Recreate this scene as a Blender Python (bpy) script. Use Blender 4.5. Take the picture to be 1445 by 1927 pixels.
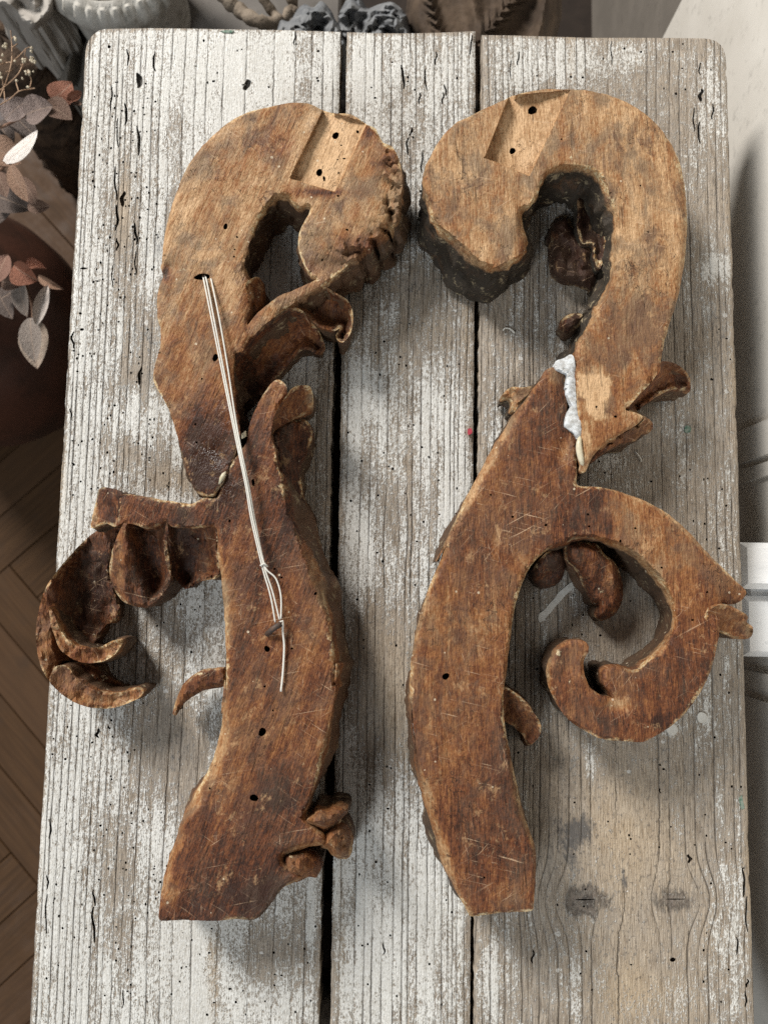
import bpy, math, random
import numpy as np
from mathutils import Vector, Matrix
from mathutils.geometry import delaunay_2d_cdt

random.seed(7)
S = bpy.context.scene
for o in list(bpy.data.objects):
    bpy.data.objects.remove(o)
COL = S.collection

# ------------------------------------------------------------------ camera
F_PX, PW, PH = 1455.0, 1445.0, 1927.0
CAM = np.array([0.0, 0.0, 0.65])
TILT, ROLL = math.radians(5.6), math.radians(0.93)
cd = bpy.data.cameras.new('camera')
cam = bpy.data.objects.new('camera', cd)
COL.objects.link(cam)
cam.location = CAM
RM = Matrix.Rotation(ROLL, 3, 'Z') @ Matrix.Rotation(TILT, 3, 'X')
cam.rotation_euler = RM.to_euler()
cd.sensor_fit = 'VERTICAL'
cd.sensor_height = 36.0
cd.lens = 36.0 * F_PX / PH
cd.dof.use_dof = True
cd.dof.focus_distance = 0.60
cd.dof.aperture_fstop = 7.0
cd.clip_start, cd.clip_end = 0.02, 50
S.camera = cam
S.render.resolution_x, S.render.resolution_y = 767, 1024

# ------------------------------------------------------------------ light
w = bpy.data.worlds.new('World')
S.world = w
w.use_nodes = True
w.node_tree.nodes['Background'].inputs[0].default_value = (1.0, 0.98, 0.95, 1)
w.node_tree.nodes['Background'].inputs[1].default_value = 0.12


def area(name, loc, target, sx, sy, power, col):
    d = bpy.data.lights.new(name, 'AREA')
    d.shape, d.size, d.size_y, d.energy, d.color = 'RECTANGLE', sx, sy, power, col
    o = bpy.data.objects.new(name, d)
    COL.objects.link(o)
    o.location = loc
    o.rotation_euler = (Vector(target) - Vector(loc)).to_track_quat('-Z', 'Y').to_euler()
    return o


area('window_light', (-2.20, 2.70, 2.40), (0, 0.0, 0), 0.95, 1.5, 262, (1.0, 0.975, 0.935))
area('second_window_light', (-1.5, -2.1, 2.2), (-0.1, -0.4, 0), 1.2, 1.5, 56, (0.88, 0.95, 1.0))
S.view_settings.view_transform = 'Standard'
S.view_settings.look = 'None'
S.view_settings.gamma = 1
S.view_settings.exposure = 0.07
S.render.engine = 'CYCLES'
S.cycles.use_denoising = False
S.cycles.max_bounces = 5
S.cycles.diffuse_bounces = 3

# ------------------------------------------------------------------ helpers
RMn = np.array([[RM[i][j] for j in range(3)] for i in range(3)])


def ray(p):
    p = np.atleast_2d(np.asarray(p, float))
    d = np.stack([(p[:, 0] - PW / 2) / F_PX, -(p[:, 1] - PH / 2) / F_PX, -np.ones(len(p))], 1)
    return d @ RMn.T


def at(p, z):
    """photo point -> world point at height z"""
    d = ray(p)
    t = (np.asarray(z, float) - CAM[2]) / d[:, 2]
    return CAM + d * t[:, None]


def at1(x, y, z):
    return Vector(at([(x, y)], z)[0])


def atx(x, y, X):
    d = ray([(x, y)])[0]
    return Vector(CAM + d * ((X - CAM[0]) / d[0]))


def PX(z):
    """metres per photo pixel at height z"""
    return (CAM[2] - z) / F_PX


def hsh(i, j, k):
    n = (i * 374761393 + j * 668265263 + k * 1274126177) & 0x7fffffff
    n = ((n ^ (n >> 13)) * 1274126177) & 0x7fffffff
    return ((n ^ (n >> 16)) & 0xffff) / 65535.0


def vn(x, y, z=0.0):
    x, y = np.asarray(x, float), np.asarray(y, float)
    z = np.zeros_like(x) + z
    i, j, k = np.floor(x).astype(np.int64), np.floor(y).astype(np.int64), np.floor(z).astype(np.int64)
    f, g, h = x - i, y - j, z - k
    f, g, h = f * f * (3 - 2 * f), g * g * (3 - 2 * g), h * h * (3 - 2 * h)
    r = 0
    for a in (0, 1):
        for b in (0, 1):
            for c in (0, 1):
                r = r + hsh(i + a, j + b, k + c) * (f if a else 1 - f) * (g if b else 1 - g) * (h if c else 1 - h)
    return r * 2 - 1


def fbm(x, y, z=0.0, o=4):
    r, a = 0, 0.5
    for q in range(o):
        r = r + a * vn(np.asarray(x) * 2 ** q, np.asarray(y) * 2 ** q, z + 17.3 * q)
        a *= 0.5
    return r


def sstep(a, b, x):
    t = np.clip((x - a) / (b - a), 0, 1)
    return t * t * (3 - 2 * t)


def inside(P, poly):
    P, poly = np.asarray(P, float), np.asarray(poly, float)
    o = np.argsort(P[:, 1], kind='stable')
    xs, yv = P[o, 0], P[o, 1]
    r = np.zeros(len(P), bool)
    q = np.roll(poly, 1, 0)
    for (x1, y1), (x2, y2) in zip(poly, q):
        if y1 == y2:
            continue
        i, j = np.searchsorted(yv, (min(y1, y2), max(y1, y2)), 'left')
        if j > i:
            r[i:j] ^= xs[i:j] < (x2 - x1) * (yv[i:j] - y1) / (y2 - y1) + x1
    out = np.zeros(len(P), bool)
    out[o] = r
    return out


def dist_poly(P, polys, cap=42.0):
    P = np.asarray(P, float)
    o = np.argsort(P[:, 1], kind='stable')
    S_ = P[o]
    d2 = np.full(len(P), cap * cap)
    for poly in polys:
        a = np.asarray(poly, float)
        b = np.roll(a, -1, 0)
        for A, B in zip(a, b):
            i, j = np.searchsorted(S_[:, 1], (min(A[1], B[1]) - cap, max(A[1], B[1]) + cap))
            if j <= i:
                continue
            Q = S_[i:j]
            AB = B - A
            L = AB @ AB
            dx, dy = Q[:, 0] - A[0], Q[:, 1] - A[1]
            t = np.clip((dx * AB[0] + dy * AB[1]) / max(L, 1e-9), 0, 1)
            dx, dy = dx - AB[0] * t, dy - AB[1] * t
            np.minimum(d2[i:j], dx * dx + dy * dy, out=d2[i:j])
    out = np.empty(len(P))
    out[o] = np.sqrt(d2)
    return out


def smooth(poly, step=3.5, closed=True, jit=0.0, seed=0):
    p = np.asarray(poly, float)
    n = len(p)
    out = []
    for i in range(n if closed else n - 1):
        if closed:
            a, b, c, d = p[i - 1], p[i], p[(i + 1) % n], p[(i + 2) % n]
        else:
            a, b, c, d = p[max(i - 1, 0)], p[i], p[i + 1], p[min(i + 2, n - 1)]
        L = np.linalg.norm(c - b)
        m = max(1, int(L / step))
        ta, tb = (c - a) / 2, (d - b) / 2
        for v, o in ((ta, b), (tb, c)):
            l = np.linalg.norm(v)
            if l > L:
                v *= L / l
        for k in range(m):
            t = k / m
            out.append((2 * t ** 3 - 3 * t ** 2 + 1) * b + (t ** 3 - 2 * t ** 2 + t) * ta + (-2 * t ** 3 + 3 * t ** 2) * c + (t ** 3 - t ** 2) * tb)
    if not closed:
        out.append(p[-1])
    q = np.array(out)
    if jit:
        s = np.arange(len(q)) * step
        q = q + jit * np.stack([fbm(s / 14, s * 0 + seed, 1.5), fbm(s / 14, s * 0 + seed, 7.5)], 1)
    return q


def mesh(name, V, Fc, mat, parent=None, attrs=None, sharp=None, flat=False, loc=None):
    me = bpy.data.meshes.new(name)
    V = np.asarray(V, float)
    if loc is not None:
        V = V - np.asarray(loc)
    me.from_pydata([tuple(v) for v in V], [], [tuple(int(i) for i in f) for f in Fc])
    me.validate()
    if attrs:
        for k, a in attrs.items():
            a = np.asarray(a, float)
            if a.ndim == 1:
                t = me.attributes.new(k, 'FLOAT', 'POINT')
                t.data.foreach_set('value', a.astype(np.float32))
            else:
                t = me.attributes.new(k, 'FLOAT_VECTOR', 'POINT')
                t.data.foreach_set('vector', a.astype(np.float32).ravel())
    if not flat:
        me.polygons.foreach_set('use_smooth', [True] * len(me.polygons))
        if sharp:
            me.set_sharp_from_angle(angle=math.radians(sharp))
    me.materials.append(mat)
    o = bpy.data.objects.new(name, me)
    COL.objects.link(o)
    if loc is not None:
        o.location = loc
    if parent:
        o.parent = parent
    return o


def tag(o, label, cat, group=None):
    o['label'], o['category'] = label, cat
    if group:
        o['group'] = group
    return o


def empty(name, loc=(0, 0, 0)):
    o = bpy.data.objects.new(name, None)
    o.empty_display_size = 0.05
    COL.objects.link(o)
    o.location = loc
    return o


def child(o, parent):
    """parent without moving (parents sit unrotated)"""
    o.parent = parent
    o.matrix_parent_inverse = Matrix.Translation(-Vector(parent.location))
    return o


# ------------------------------------------------------------------ node materials
class N:
    def __init__(s, name):
        s.m = bpy.data.materials.new(name)
        s.m.use_nodes = True
        s.t = s.m.node_tree
        s.b = s.t.nodes['Principled BSDF']

    def n(s, typ, **kw):
        x = s.t.nodes.new(typ)
        for k, v in kw.items():
            setattr(x, k, v)
        return x

    def put(s, sock, v):
        if hasattr(v, 'is_output'):
            s.t.links.new(v, sock)
        else:
            if isinstance(v, tuple) and len(v) == 3 and sock.type == 'RGBA':
                v = v + (1,)
            sock.default_value = v

    def math(s, op, a, b=0.0, c=None, clamp=False):
        x = s.n('ShaderNodeMath', operation=op, use_clamp=clamp)
        s.put(x.inputs[0], a)
        s.put(x.inputs[1], b)
        if c is not None:
            s.put(x.inputs[2], c)
        return x.outputs[0]

    def attr(s, name, vec=False):
        x = s.n('ShaderNodeAttribute', attribute_name=name)
        return x.outputs['Vector' if vec else 'Fac']

    def obj(s):
        return s.n('ShaderNodeTexCoord').outputs['Object']

    def vmul(s, v, k):
        x = s.n('ShaderNodeVectorMath', operation='MULTIPLY')
        s.put(x.inputs[0], v)
        s.put(x.inputs[1], k)
        return x.outputs[0]

    def rot(s, v, ang):
        x = s.n('ShaderNodeVectorRotate', rotation_type='Z_AXIS')
        s.put(x.inputs['Vector'], v)
        x.inputs['Angle'].default_value = ang
        return x.outputs[0]

    def noise(s, v, scale=1.0, det=3.0, rough=0.55, dist=0.0):
        x = s.n('ShaderNodeTexNoise')
        s.put(x.inputs['Vector'], v)
        x.inputs['Scale'].default_value = scale
        x.inputs['Detail'].default_value = det
        x.inputs['Roughness'].default_value = rough
        x.inputs['Distortion'].default_value = dist
        return x.outputs[0]

    def ss(s, v, a, b, lo=0.0, hi=1.0):
        x = s.n('ShaderNodeMapRange', interpolation_type='SMOOTHSTEP')
        s.put(x.inputs['Value'], v)
        x.inputs['From Min'].default_value = a
        x.inputs['From Max'].default_value = b
        x.inputs['To Min'].default_value = lo
        x.inputs['To Max'].default_value = hi
        return x.outputs[0]

    def mix(s, f, a, b, mode='MIX'):
        x = s.n('ShaderNodeMix', data_type='RGBA', blend_type=mode)
        s.put(x.inputs[0], f)
        s.put(x.inputs[6], a)
        s.put(x.inputs[7], b)
        return x.outputs[2]

    def comb(s, a, b, c=0.0):
        x = s.n('ShaderNodeCombineXYZ')
        s.put(x.inputs[0], a)
        s.put(x.inputs[1], b)
        s.put(x.inputs[2], c)
        return x.outputs[0]

    def sep(s, v):
        x = s.n('ShaderNodeSeparateXYZ')
        s.put(x.inputs[0], v)
        return x.outputs

    def bump(s, h, strength, dist):
        x = s.n('ShaderNodeBump')
        s.put(x.inputs['Height'], h)
        x.inputs['Strength'].default_value = strength
        x.inputs['Distance'].default_value = dist
        s.t.links.new(x.outputs[0], s.b.inputs['Normal'])

    def out(s, col, rough=0.7, spec=0.4):
        s.put(s.b.inputs['Base Color'], col)
        s.put(s.b.inputs['Roughness'], rough)
        s.put(s.b.inputs['Specular IOR Level'], spec)
        return s.m


def mat_table():
    k = N('flaking_white_paint_on_pine')
    u, paint, grime, warm = k.attr('u'), k.attr('paint'), k.attr('grime'), k.attr('warm')
    P = k.obj()
    y = k.sep(P)[1]
    # growth-ring lines, wandering a little and fading in places
    wob = k.noise(k.vmul(P, (60, 120, 1)), 1.0, 3.0, 0.6)
    uw = k.math('ADD', u, k.math('MULTIPLY', k.math('SUBTRACT', wob, 0.5), 0.13))
    vor = k.n('ShaderNodeTexVoronoi', voronoi_dimensions='1D', feature='DISTANCE_TO_EDGE')
    k.put(vor.inputs['W'], uw)
    vor.inputs['Scale'].default_value = 1.0
    vor.inputs['Randomness'].default_value = 1.0
    dline = k.math('DIVIDE', vor.outputs['Distance'], k.attr('dens'))     # distance in metres
    wv = k.noise(k.comb(k.math('MULTIPLY', u, 0.9), k.math('MULTIPLY', y, 11.0)), 1.0, 4.0, 0.6)
    wid = k.ss(wv, 0.3, 0.72, 0.00028, 0.00105)
    line = k.math('SUBTRACT', 1.0, k.math('DIVIDE', dline, wid), clamp=True)
    linei = k.math('MULTIPLY', line, k.ss(wv, 0.36, 0.60, 0.12, 1.0))
    hollow = k.ss(dline, 0.0, 0.0022, 1.0, 0.0)
    vc = k.n('ShaderNodeTexVoronoi', voronoi_dimensions='1D', feature='F1')
    k.put(vc.inputs['W'], uw)
    vc.inputs['Scale'].default_value = 1.0
    vc.inputs['Randomness'].default_value = 1.0
    strip = k.sep(vc.outputs['Color'])
    slen = k.noise(k.comb(k.math('MULTIPLY', strip[0], 90.0), k.math('MULTIPLY', y, 7.0)), 1.0, 3.0, 0.6)
    fine = k.noise(k.comb(k.math('MULTIPLY', k.sep(P)[0], 1300.0), k.math('MULTIPLY', y, 60.0)), 1.0, 1.5, 0.68)
    spk = k.noise(k.vmul(P, (1050, 480, 1)), 1.0, 1.0, 0.72)
    spk2 = k.noise(k.vmul(P, (420, 230, 1)), 1.0, 2.0, 0.7)
    med = k.noise(k.vmul(P, (125, 34, 1)), 1.0, 4.0, 0.68, 0.6)
    big = k.noise(k.vmul(P, (17, 9, 1)), 1.0, 4.0, 0.6)
    v = k.math('ADD', paint, k.math('MULTIPLY', k.math('SUBTRACT', med, 0.5), 0.95))
    v = k.math('ADD', v, k.math('MULTIPLY', k.math('SUBTRACT', spk, 0.5), 0.9))
    v = k.math('ADD', v, k.math('MULTIPLY', k.math('SUBTRACT', spk2, 0.5), 1.25))
    v = k.math('ADD', v, k.math('MULTIPLY', k.math('SUBTRACT', fine, 0.5), 0.8))
    v = k.math('ADD', v, k.math('MULTIPLY', k.math('SUBTRACT', slen, 0.5), 1.3))
    v = k.math('SUBTRACT', v, k.math('MULTIPLY', hollow, 0.12))
    mask = k.ss(v, 0.30, 0.70)
    pc = k.mix(k.ss(big, 0.3, 0.7), (0.655, 0.64, 0.595), (0.525, 0.50, 0.45))
    pc = k.mix(k.ss(spk2, 0.42, 0.62, 0.0, 0.5), pc, (0.74, 0.735, 0.705))
    pc = k.mix(k.ss(spk, 0.60, 0.42, 0.0, 0.30), pc, (0.36, 0.34, 0.31))
    pc = k.mix(k.math('MULTIPLY', warm, 0.5), pc, (0.50, 0.44, 0.36))
    wc = k.mix(k.ss(fine, 0.34, 0.66), (0.175, 0.137, 0.100), (0.40, 0.335, 0.262))
    wc = k.mix(k.ss(med, 0.35, 0.7, 0, 0.55), wc, (0.31, 0.28, 0.245))
    wc = k.mix(k.math('MULTIPLY', k.math('MULTIPLY', warm, k.ss(big, 0.2, 0.6)), 0.8), wc, k.mix(k.ss(fine, 0.3, 0.7), (0.33, 0.235, 0.14), (0.52, 0.41, 0.28)))
    # scattered grey-brown dirt in the pores
    wc = k.mix(k.ss(spk2, 0.52, 0.70, 0.0, 0.65), wc, (0.085, 0.07, 0.058))
    col = k.mix(mask, wc, pc)
    g = k.math('ADD', grime, k.math('MULTIPLY', k.math('SUBTRACT', med, 0.5), 1.3))
    g = k.math('ADD', g, k.math('MULTIPLY', k.math('SUBTRACT', spk2, 0.5), 1.1))
    g = k.math('ADD', g, k.math('MULTIPLY', k.math('SUBTRACT', fine, 0.5), 0.6))
    gm = k.ss(g, 0.36, 0.90, 0.0, 0.82)
    col = k.mix(gm, col, (0.072, 0.068, 0.066))
    # knots
    kn = k.attr('knot')
    kv = k.math('ADD', kn, k.math('MULTIPLY', k.math('SUBTRACT', med, 0.5), 1.3))
    rings_ = k.math('SINE', k.math('MULTIPLY', kv, 17.0))
    kc = k.mix(k.ss(rings_, -0.6, 0.8), (0.055, 0.043, 0.034), (0.15, 0.12, 0.095))
    kc = k.mix(k.ss(spk2, 0.5, 0.62, 0, 0.6), kc, (0.25, 0.22, 0.18))
    col = k.mix(k.ss(kv, 0.50, 0.72, 0.0, 0.85), col, kc)
    lc = k.mix(paint, (0.05, 0.038, 0.030), (0.085, 0.07, 0.058))
    col = k.mix(k.math('MULTIPLY', linei, 0.66), col, lc)
    dv = k.noise(k.vmul(P, (520, 330, 1)), 1.0, 2.0, 0.5)
    col = k.mix(k.ss(dv, 0.68, 0.76, 0, 0.85), col, (0.04, 0.033, 0.028))
    # pale residue specks and rare paint spatter
    col = k.mix(k.ss(k.noise(k.vmul(P, (780, 470, 1)), 1.0, 3.0, 0.6), 0.655, 0.72, 0, 0.8), col, (0.70, 0.70, 0.675))
    vs = k.n('ShaderNodeTexVoronoi', voronoi_dimensions='2D', feature='F1')
    pd = k.n('ShaderNodeVectorMath', operation='ADD')
    k.put(pd.inputs[0], P)
    nz = k.n('ShaderNodeTexNoise')
    nz.inputs['Scale'].default_value = 260.0
    k.put(nz.inputs['Vector'], P)
    k.put(pd.inputs[1], k.vmul(nz.outputs[1], (0.004, 0.004, 0)))
    k.put(vs.inputs['Vector'], pd.outputs[0])
    vs.inputs['Scale'].default_value = 34.0
    cs = k.sep(vs.outputs['Color'])
    rad = k.math('MULTIPLY', k.ss(cs[0], 0.80, 1.0), 0.075)
    dot = k.math('LESS_THAN', vs.outputs['Distance'], rad)
    dc = (0.62, 0.60, 0.56)
    col = k.mix(k.math('MULTIPLY', dot, 0.8), col, dc)
    h = k.math('ADD', k.math('MULTIPLY', mask, 0.32), k.math('MULTIPLY', linei, -0.75))
    h = k.math('ADD', h, k.math('MULTIPLY', hollow, -0.22))
    h = k.math('ADD', h, k.math('MULTIPLY', fine, 0.5))
    h = k.math('ADD', h, k.math('MULTIPLY', spk, 0.35))
    h = k.math('ADD', h, k.math('MULTIPLY', med, 0.25))
    k.bump(h, 0.85, 0.0017)
    col = k.mix(k.attr('pit'), col, (0.03, 0.02, 0.014))
    ro = k.ss(med, 0.3, 0.7, 0.46, 0.78)
    return k.out(col, ro, 0.45)


def mat_scroll(name, shift=0.0):
    k = N(name)
    tone, edge, wall, crm = k.attr('tone'), k.attr('edge'), k.attr('wall'), k.attr('cream')
    G = k.attr('gc', True)          # x across the grain, y along it, z height (metres)
    dk = k.attr('dark')
    dirty = k.math('SUBTRACT', 1.0, k.attr('clean'))
    fib = k.noise(k.vmul(G, (620, 85, 300)), 1.0, 2.5, 0.74)
    fib2 = k.noise(k.vmul(G, (1300, 330, 600)), 1.0, 1.0, 0.7)
    bandn = k.noise(k.vmul(G, (110, 4.5, 60)), 1.0, 5.0, 0.62, 0.25)
    med = k.noise(k.vmul(G, (60, 38, 60)), 1.0, 5.0, 0.70, 0.6)
    big = k.noise(k.vmul(G, (17, 13, 17)), 1.0, 4.0, 0.55)
    spk = k.noise(G, 420.0, 2.0, 0.72)
    t = k.math('ADD', k.math('ADD', k.math('MULTIPLY', tone, 1.16), 0.095), k.math('MULTIPLY', k.math('SUBTRACT', med, 0.5), 0.55))
    t = k.math('ADD', t, k.math('MULTIPLY', k.math('SUBTRACT', big, 0.5), 0.6))
    t = k.math('ADD', t, k.math('MULTIPLY', k.math('SUBTRACT', fib, 0.5), 0.95))
    t = k.math('ADD', t, k.math('MULTIPLY', k.math('SUBTRACT', spk, 0.5), 0.5))
    t = k.math('ADD', t, k.math('MULTIPLY', k.math('SUBTRACT', bandn, 0.5), 0.62))
    r = k.n('ShaderNodeValToRGB')
    k.put(r.inputs[0], t)
    el = r.color_ramp.elements
    el[0].position, el[0].color = 0.0, (0.58, 0.375, 0.205, 1)
    el[1].position, el[1].color = 1.0, (0.035, 0.014, 0.008, 1)
    for p, c in ((0.25, (0.375, 0.220, 0.106)), (0.5, (0.250, 0.104, 0.036)), (0.75, (0.128, 0.042, 0.016))):
        e = el.new(p)
        e.color = c + (1,)
    col = r.outputs[0]
    # grey rubbed dirt on the old raw face
    gr = k.math('MULTIPLY', k.ss(k.noise(k.vmul(G, (34, 22, 30)), 1.0, 6.0, 0.72, 0.5), 0.44, 0.62), k.ss(tone, 0.25, 0.6, 0.62, 0.25))
    gr = k.math('MULTIPLY', gr, dirty)
    col = k.mix(gr, col, (0.125, 0.092, 0.062))
    # dark pores
    col = k.mix(k.ss(fib2, 0.62, 0.75, 0, 0.55), col, (0.05, 0.022, 0.012))
    # dark blotches of old stain
    bl = k.noise(k.vmul(G, (40, 24, 30)), 1.0, 6.0, 0.75, 0.8)
    col = k.mix(k.math('MULTIPLY', k.ss(bl, 0.53, 0.64, 0.0, 0.6), dirty), col, (0.072, 0.034, 0.022))
    # pale scratches in several directions
    smask = k.ss(k.noise(k.vmul(G, (23, 19, 20)), 1.0, 3.0, 0.6), 0.40, 0.62)
    for ang, sc, th in ((0.25, (30, 1100, 30), 0.70), (-0.5, (18, 900, 30), 0.71), (1.25, (60, 1400, 30), 0.705), (2.3, (34, 1250, 30), 0.715)):
        sn = k.noise(k.vmul(k.rot(G, ang), sc), 1.0, 2.5, 0.55, 0.6)
        col = k.mix(k.math('MULTIPLY', k.ss(sn, th - 0.045, th + 0.03, 0, 0.7), smask), col, (0.55, 0.38, 0.24))
    # fine wandering cracks
    for sc_, ms in (((46, 26, 40), (15, 12, 12)), ((95, 60, 60), (24, 20, 20))):
        cn_ = k.math('ABSOLUTE', k.math('SUBTRACT', k.noise(k.vmul(G, sc_), 1.0, 3.0, 0.6, 0.5), 0.5))
        cm_ = k.math('MULTIPLY', k.ss(cn_, 0.0, 0.0075, 0.85, 0.0), k.ss(k.noise(k.vmul(G, ms), 1.0, 4.0, 0.6), 0.54, 0.62))
        col = k.mix(cm_, col, (0.04, 0.02, 0.012))
    # dark scuffs along the grain
    dn = k.noise(k.vmul(G, (240, 22, 200)), 1.0, 4.0, 0.6, 0.4)
    col = k.mix(k.ss(dn, 0.62, 0.74, 0, 0.6), col, (0.055, 0.028, 0.016))
    # rubbed lighter patches
    rp = k.math('MULTIPLY', k.ss(k.noise(k.vmul(G, (85, 60, 60)), 1.0, 5.0, 0.75), 0.58, 0.68), 0.50)
    col = k.mix(rp, col, (0.46, 0.28, 0.14))
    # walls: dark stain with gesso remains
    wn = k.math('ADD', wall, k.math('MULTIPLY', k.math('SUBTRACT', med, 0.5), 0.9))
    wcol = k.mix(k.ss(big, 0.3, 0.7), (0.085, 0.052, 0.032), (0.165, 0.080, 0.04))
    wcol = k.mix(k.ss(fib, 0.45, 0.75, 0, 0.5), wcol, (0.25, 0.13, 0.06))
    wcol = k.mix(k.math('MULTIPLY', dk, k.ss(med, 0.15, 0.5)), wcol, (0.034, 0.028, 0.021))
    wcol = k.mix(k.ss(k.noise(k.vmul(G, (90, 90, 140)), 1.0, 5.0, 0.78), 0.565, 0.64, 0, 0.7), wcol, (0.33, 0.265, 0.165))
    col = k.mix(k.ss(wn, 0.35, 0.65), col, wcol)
    # cream gesso / bare wood line on arrises
    e = k.math('SUBTRACT', 1.0, k.math('DIVIDE', edge, 0.0038), clamp=True)
    en = k.math('ADD', e, k.math('MULTIPLY', k.math('SUBTRACT', k.noise(G, 130.0, 3.0, 0.7), 0.5), 3.0))
    emask = k.ss(k.noise(k.vmul(G, (21, 21, 21)), 1.0, 4.0, 0.6), 0.46, 0.60)
    em = k.math('MULTIPLY', k.math('MULTIPLY', emask, k.ss(en, 0.50, 0.95, 0, 0.9)), k.math('SUBTRACT', 1.0, k.math('MULTIPLY', wall, 0.5)))
    col = k.mix(em, col, k.mix(k.ss(spk, 0.4, 0.6), (0.40, 0.22, 0.09), (0.60, 0.48, 0.29)))
    cn = k.math('ADD', crm, k.math('MULTIPLY', k.math('SUBTRACT', med, 0.5), 1.3))
    cn = k.math('ADD', cn, k.math('MULTIPLY', k.math('SUBTRACT', spk, 0.5), 0.8))
    col = k.mix(k.ss(cn, 0.62, 0.8, 0, 0.9), col, (0.56, 0.46, 0.29))
    # small pale flecks
    vs = k.n('ShaderNodeTexVoronoi', feature='F1')
    k.put(vs.inputs['Vector'], G)
    vs.inputs['Scale'].default_value = 120.0
    cs = k.sep(vs.outputs['Color'])
    dot = k.math('LESS_THAN', vs.outputs['Distance'], k.math('MULTIPLY', k.ss(cs[0], 0.7, 1.0), 0.13))
    col = k.mix(k.math('MULTIPLY', dot, 0.7), col, (0.60, 0.50, 0.36))
    pit = k.attr('pit')
    col = k.mix(pit, col, (0.02, 0.012, 0.008))
    h = k.math('ADD', k.math('MULTIPLY', fib, 0.6), k.math('MULTIPLY', spk, 0.40))
    h = k.math('SUBTRACT', h, k.math('MULTIPLY', k.ss(dn, 0.62, 0.74), 0.5))
    h = k.math('ADD', h, k.math('MULTIPLY', med, 0.18))
    h = k.math('SUBTRACT', h, k.math('MULTIPLY', cm_, 0.6))
    h = k.math('ADD', h, k.math('MULTIPLY', fib2, 0.4))
    k.bump(h, 0.9, 0.0015)
    gl = k.attr('glue')
    ro = k.math('SUBTRACT', k.ss(med, 0.25, 0.75, 0.50, 0.74), k.math('MULTIPLY', gl, 0.33))
    return k.out(col, ro, 0.24)


def mat_simple(name, a, b, scale=30.0, rough=0.8, bump=0.3, bd=0.002, stretch=(1, 1, 1), det=5.0, lo=0.35, hi=0.65, spec=0.35):
    k = N(name)
    P = k.vmul(k.obj(), stretch)
    n1 = k.noise(P, scale, det, 0.6)
    n2 = k.noise(P, scale * 6, 3.0, 0.6)
    col = k.mix(k.ss(n1, lo, hi), a, b)
    col = k.mix(k.ss(n2, 0.55, 0.75, 0, 0.35), col, tuple(x * 0.45 for x in a))
    k.bump(k.math('ADD', n1, k.math('MULTIPLY', n2, 0.4)), bump, bd)
    return k.out(col, rough, spec)


M_TABLE = mat_table()
M_WOOD = mat_scroll('old_stained_carved_wood')
M_STRING = mat_simple('white_cotton', (0.62, 0.59, 0.52), (0.74, 0.72, 0.66), 900, 0.9, 0.4, 0.0003)
M_NAIL = mat_simple('rusty_iron', (0.05, 0.04, 0.036), (0.10, 0.06, 0.04), 400, 0.6, 0.4, 0.0005)
M_FILL = mat_simple('white_filler', (0.40, 0.39, 0.37), (0.66, 0.68, 0.69), 260, 0.8, 0.6, 0.0015)
M_GLUE = mat_simple('dried_cream_glue', (0.50, 0.44, 0.30), (0.62, 0.56, 0.42), 200, 0.4, 0.2, 0.0005)

# ------------------------------------------------------------------ generic carved slab
GRAIN = {}


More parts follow.
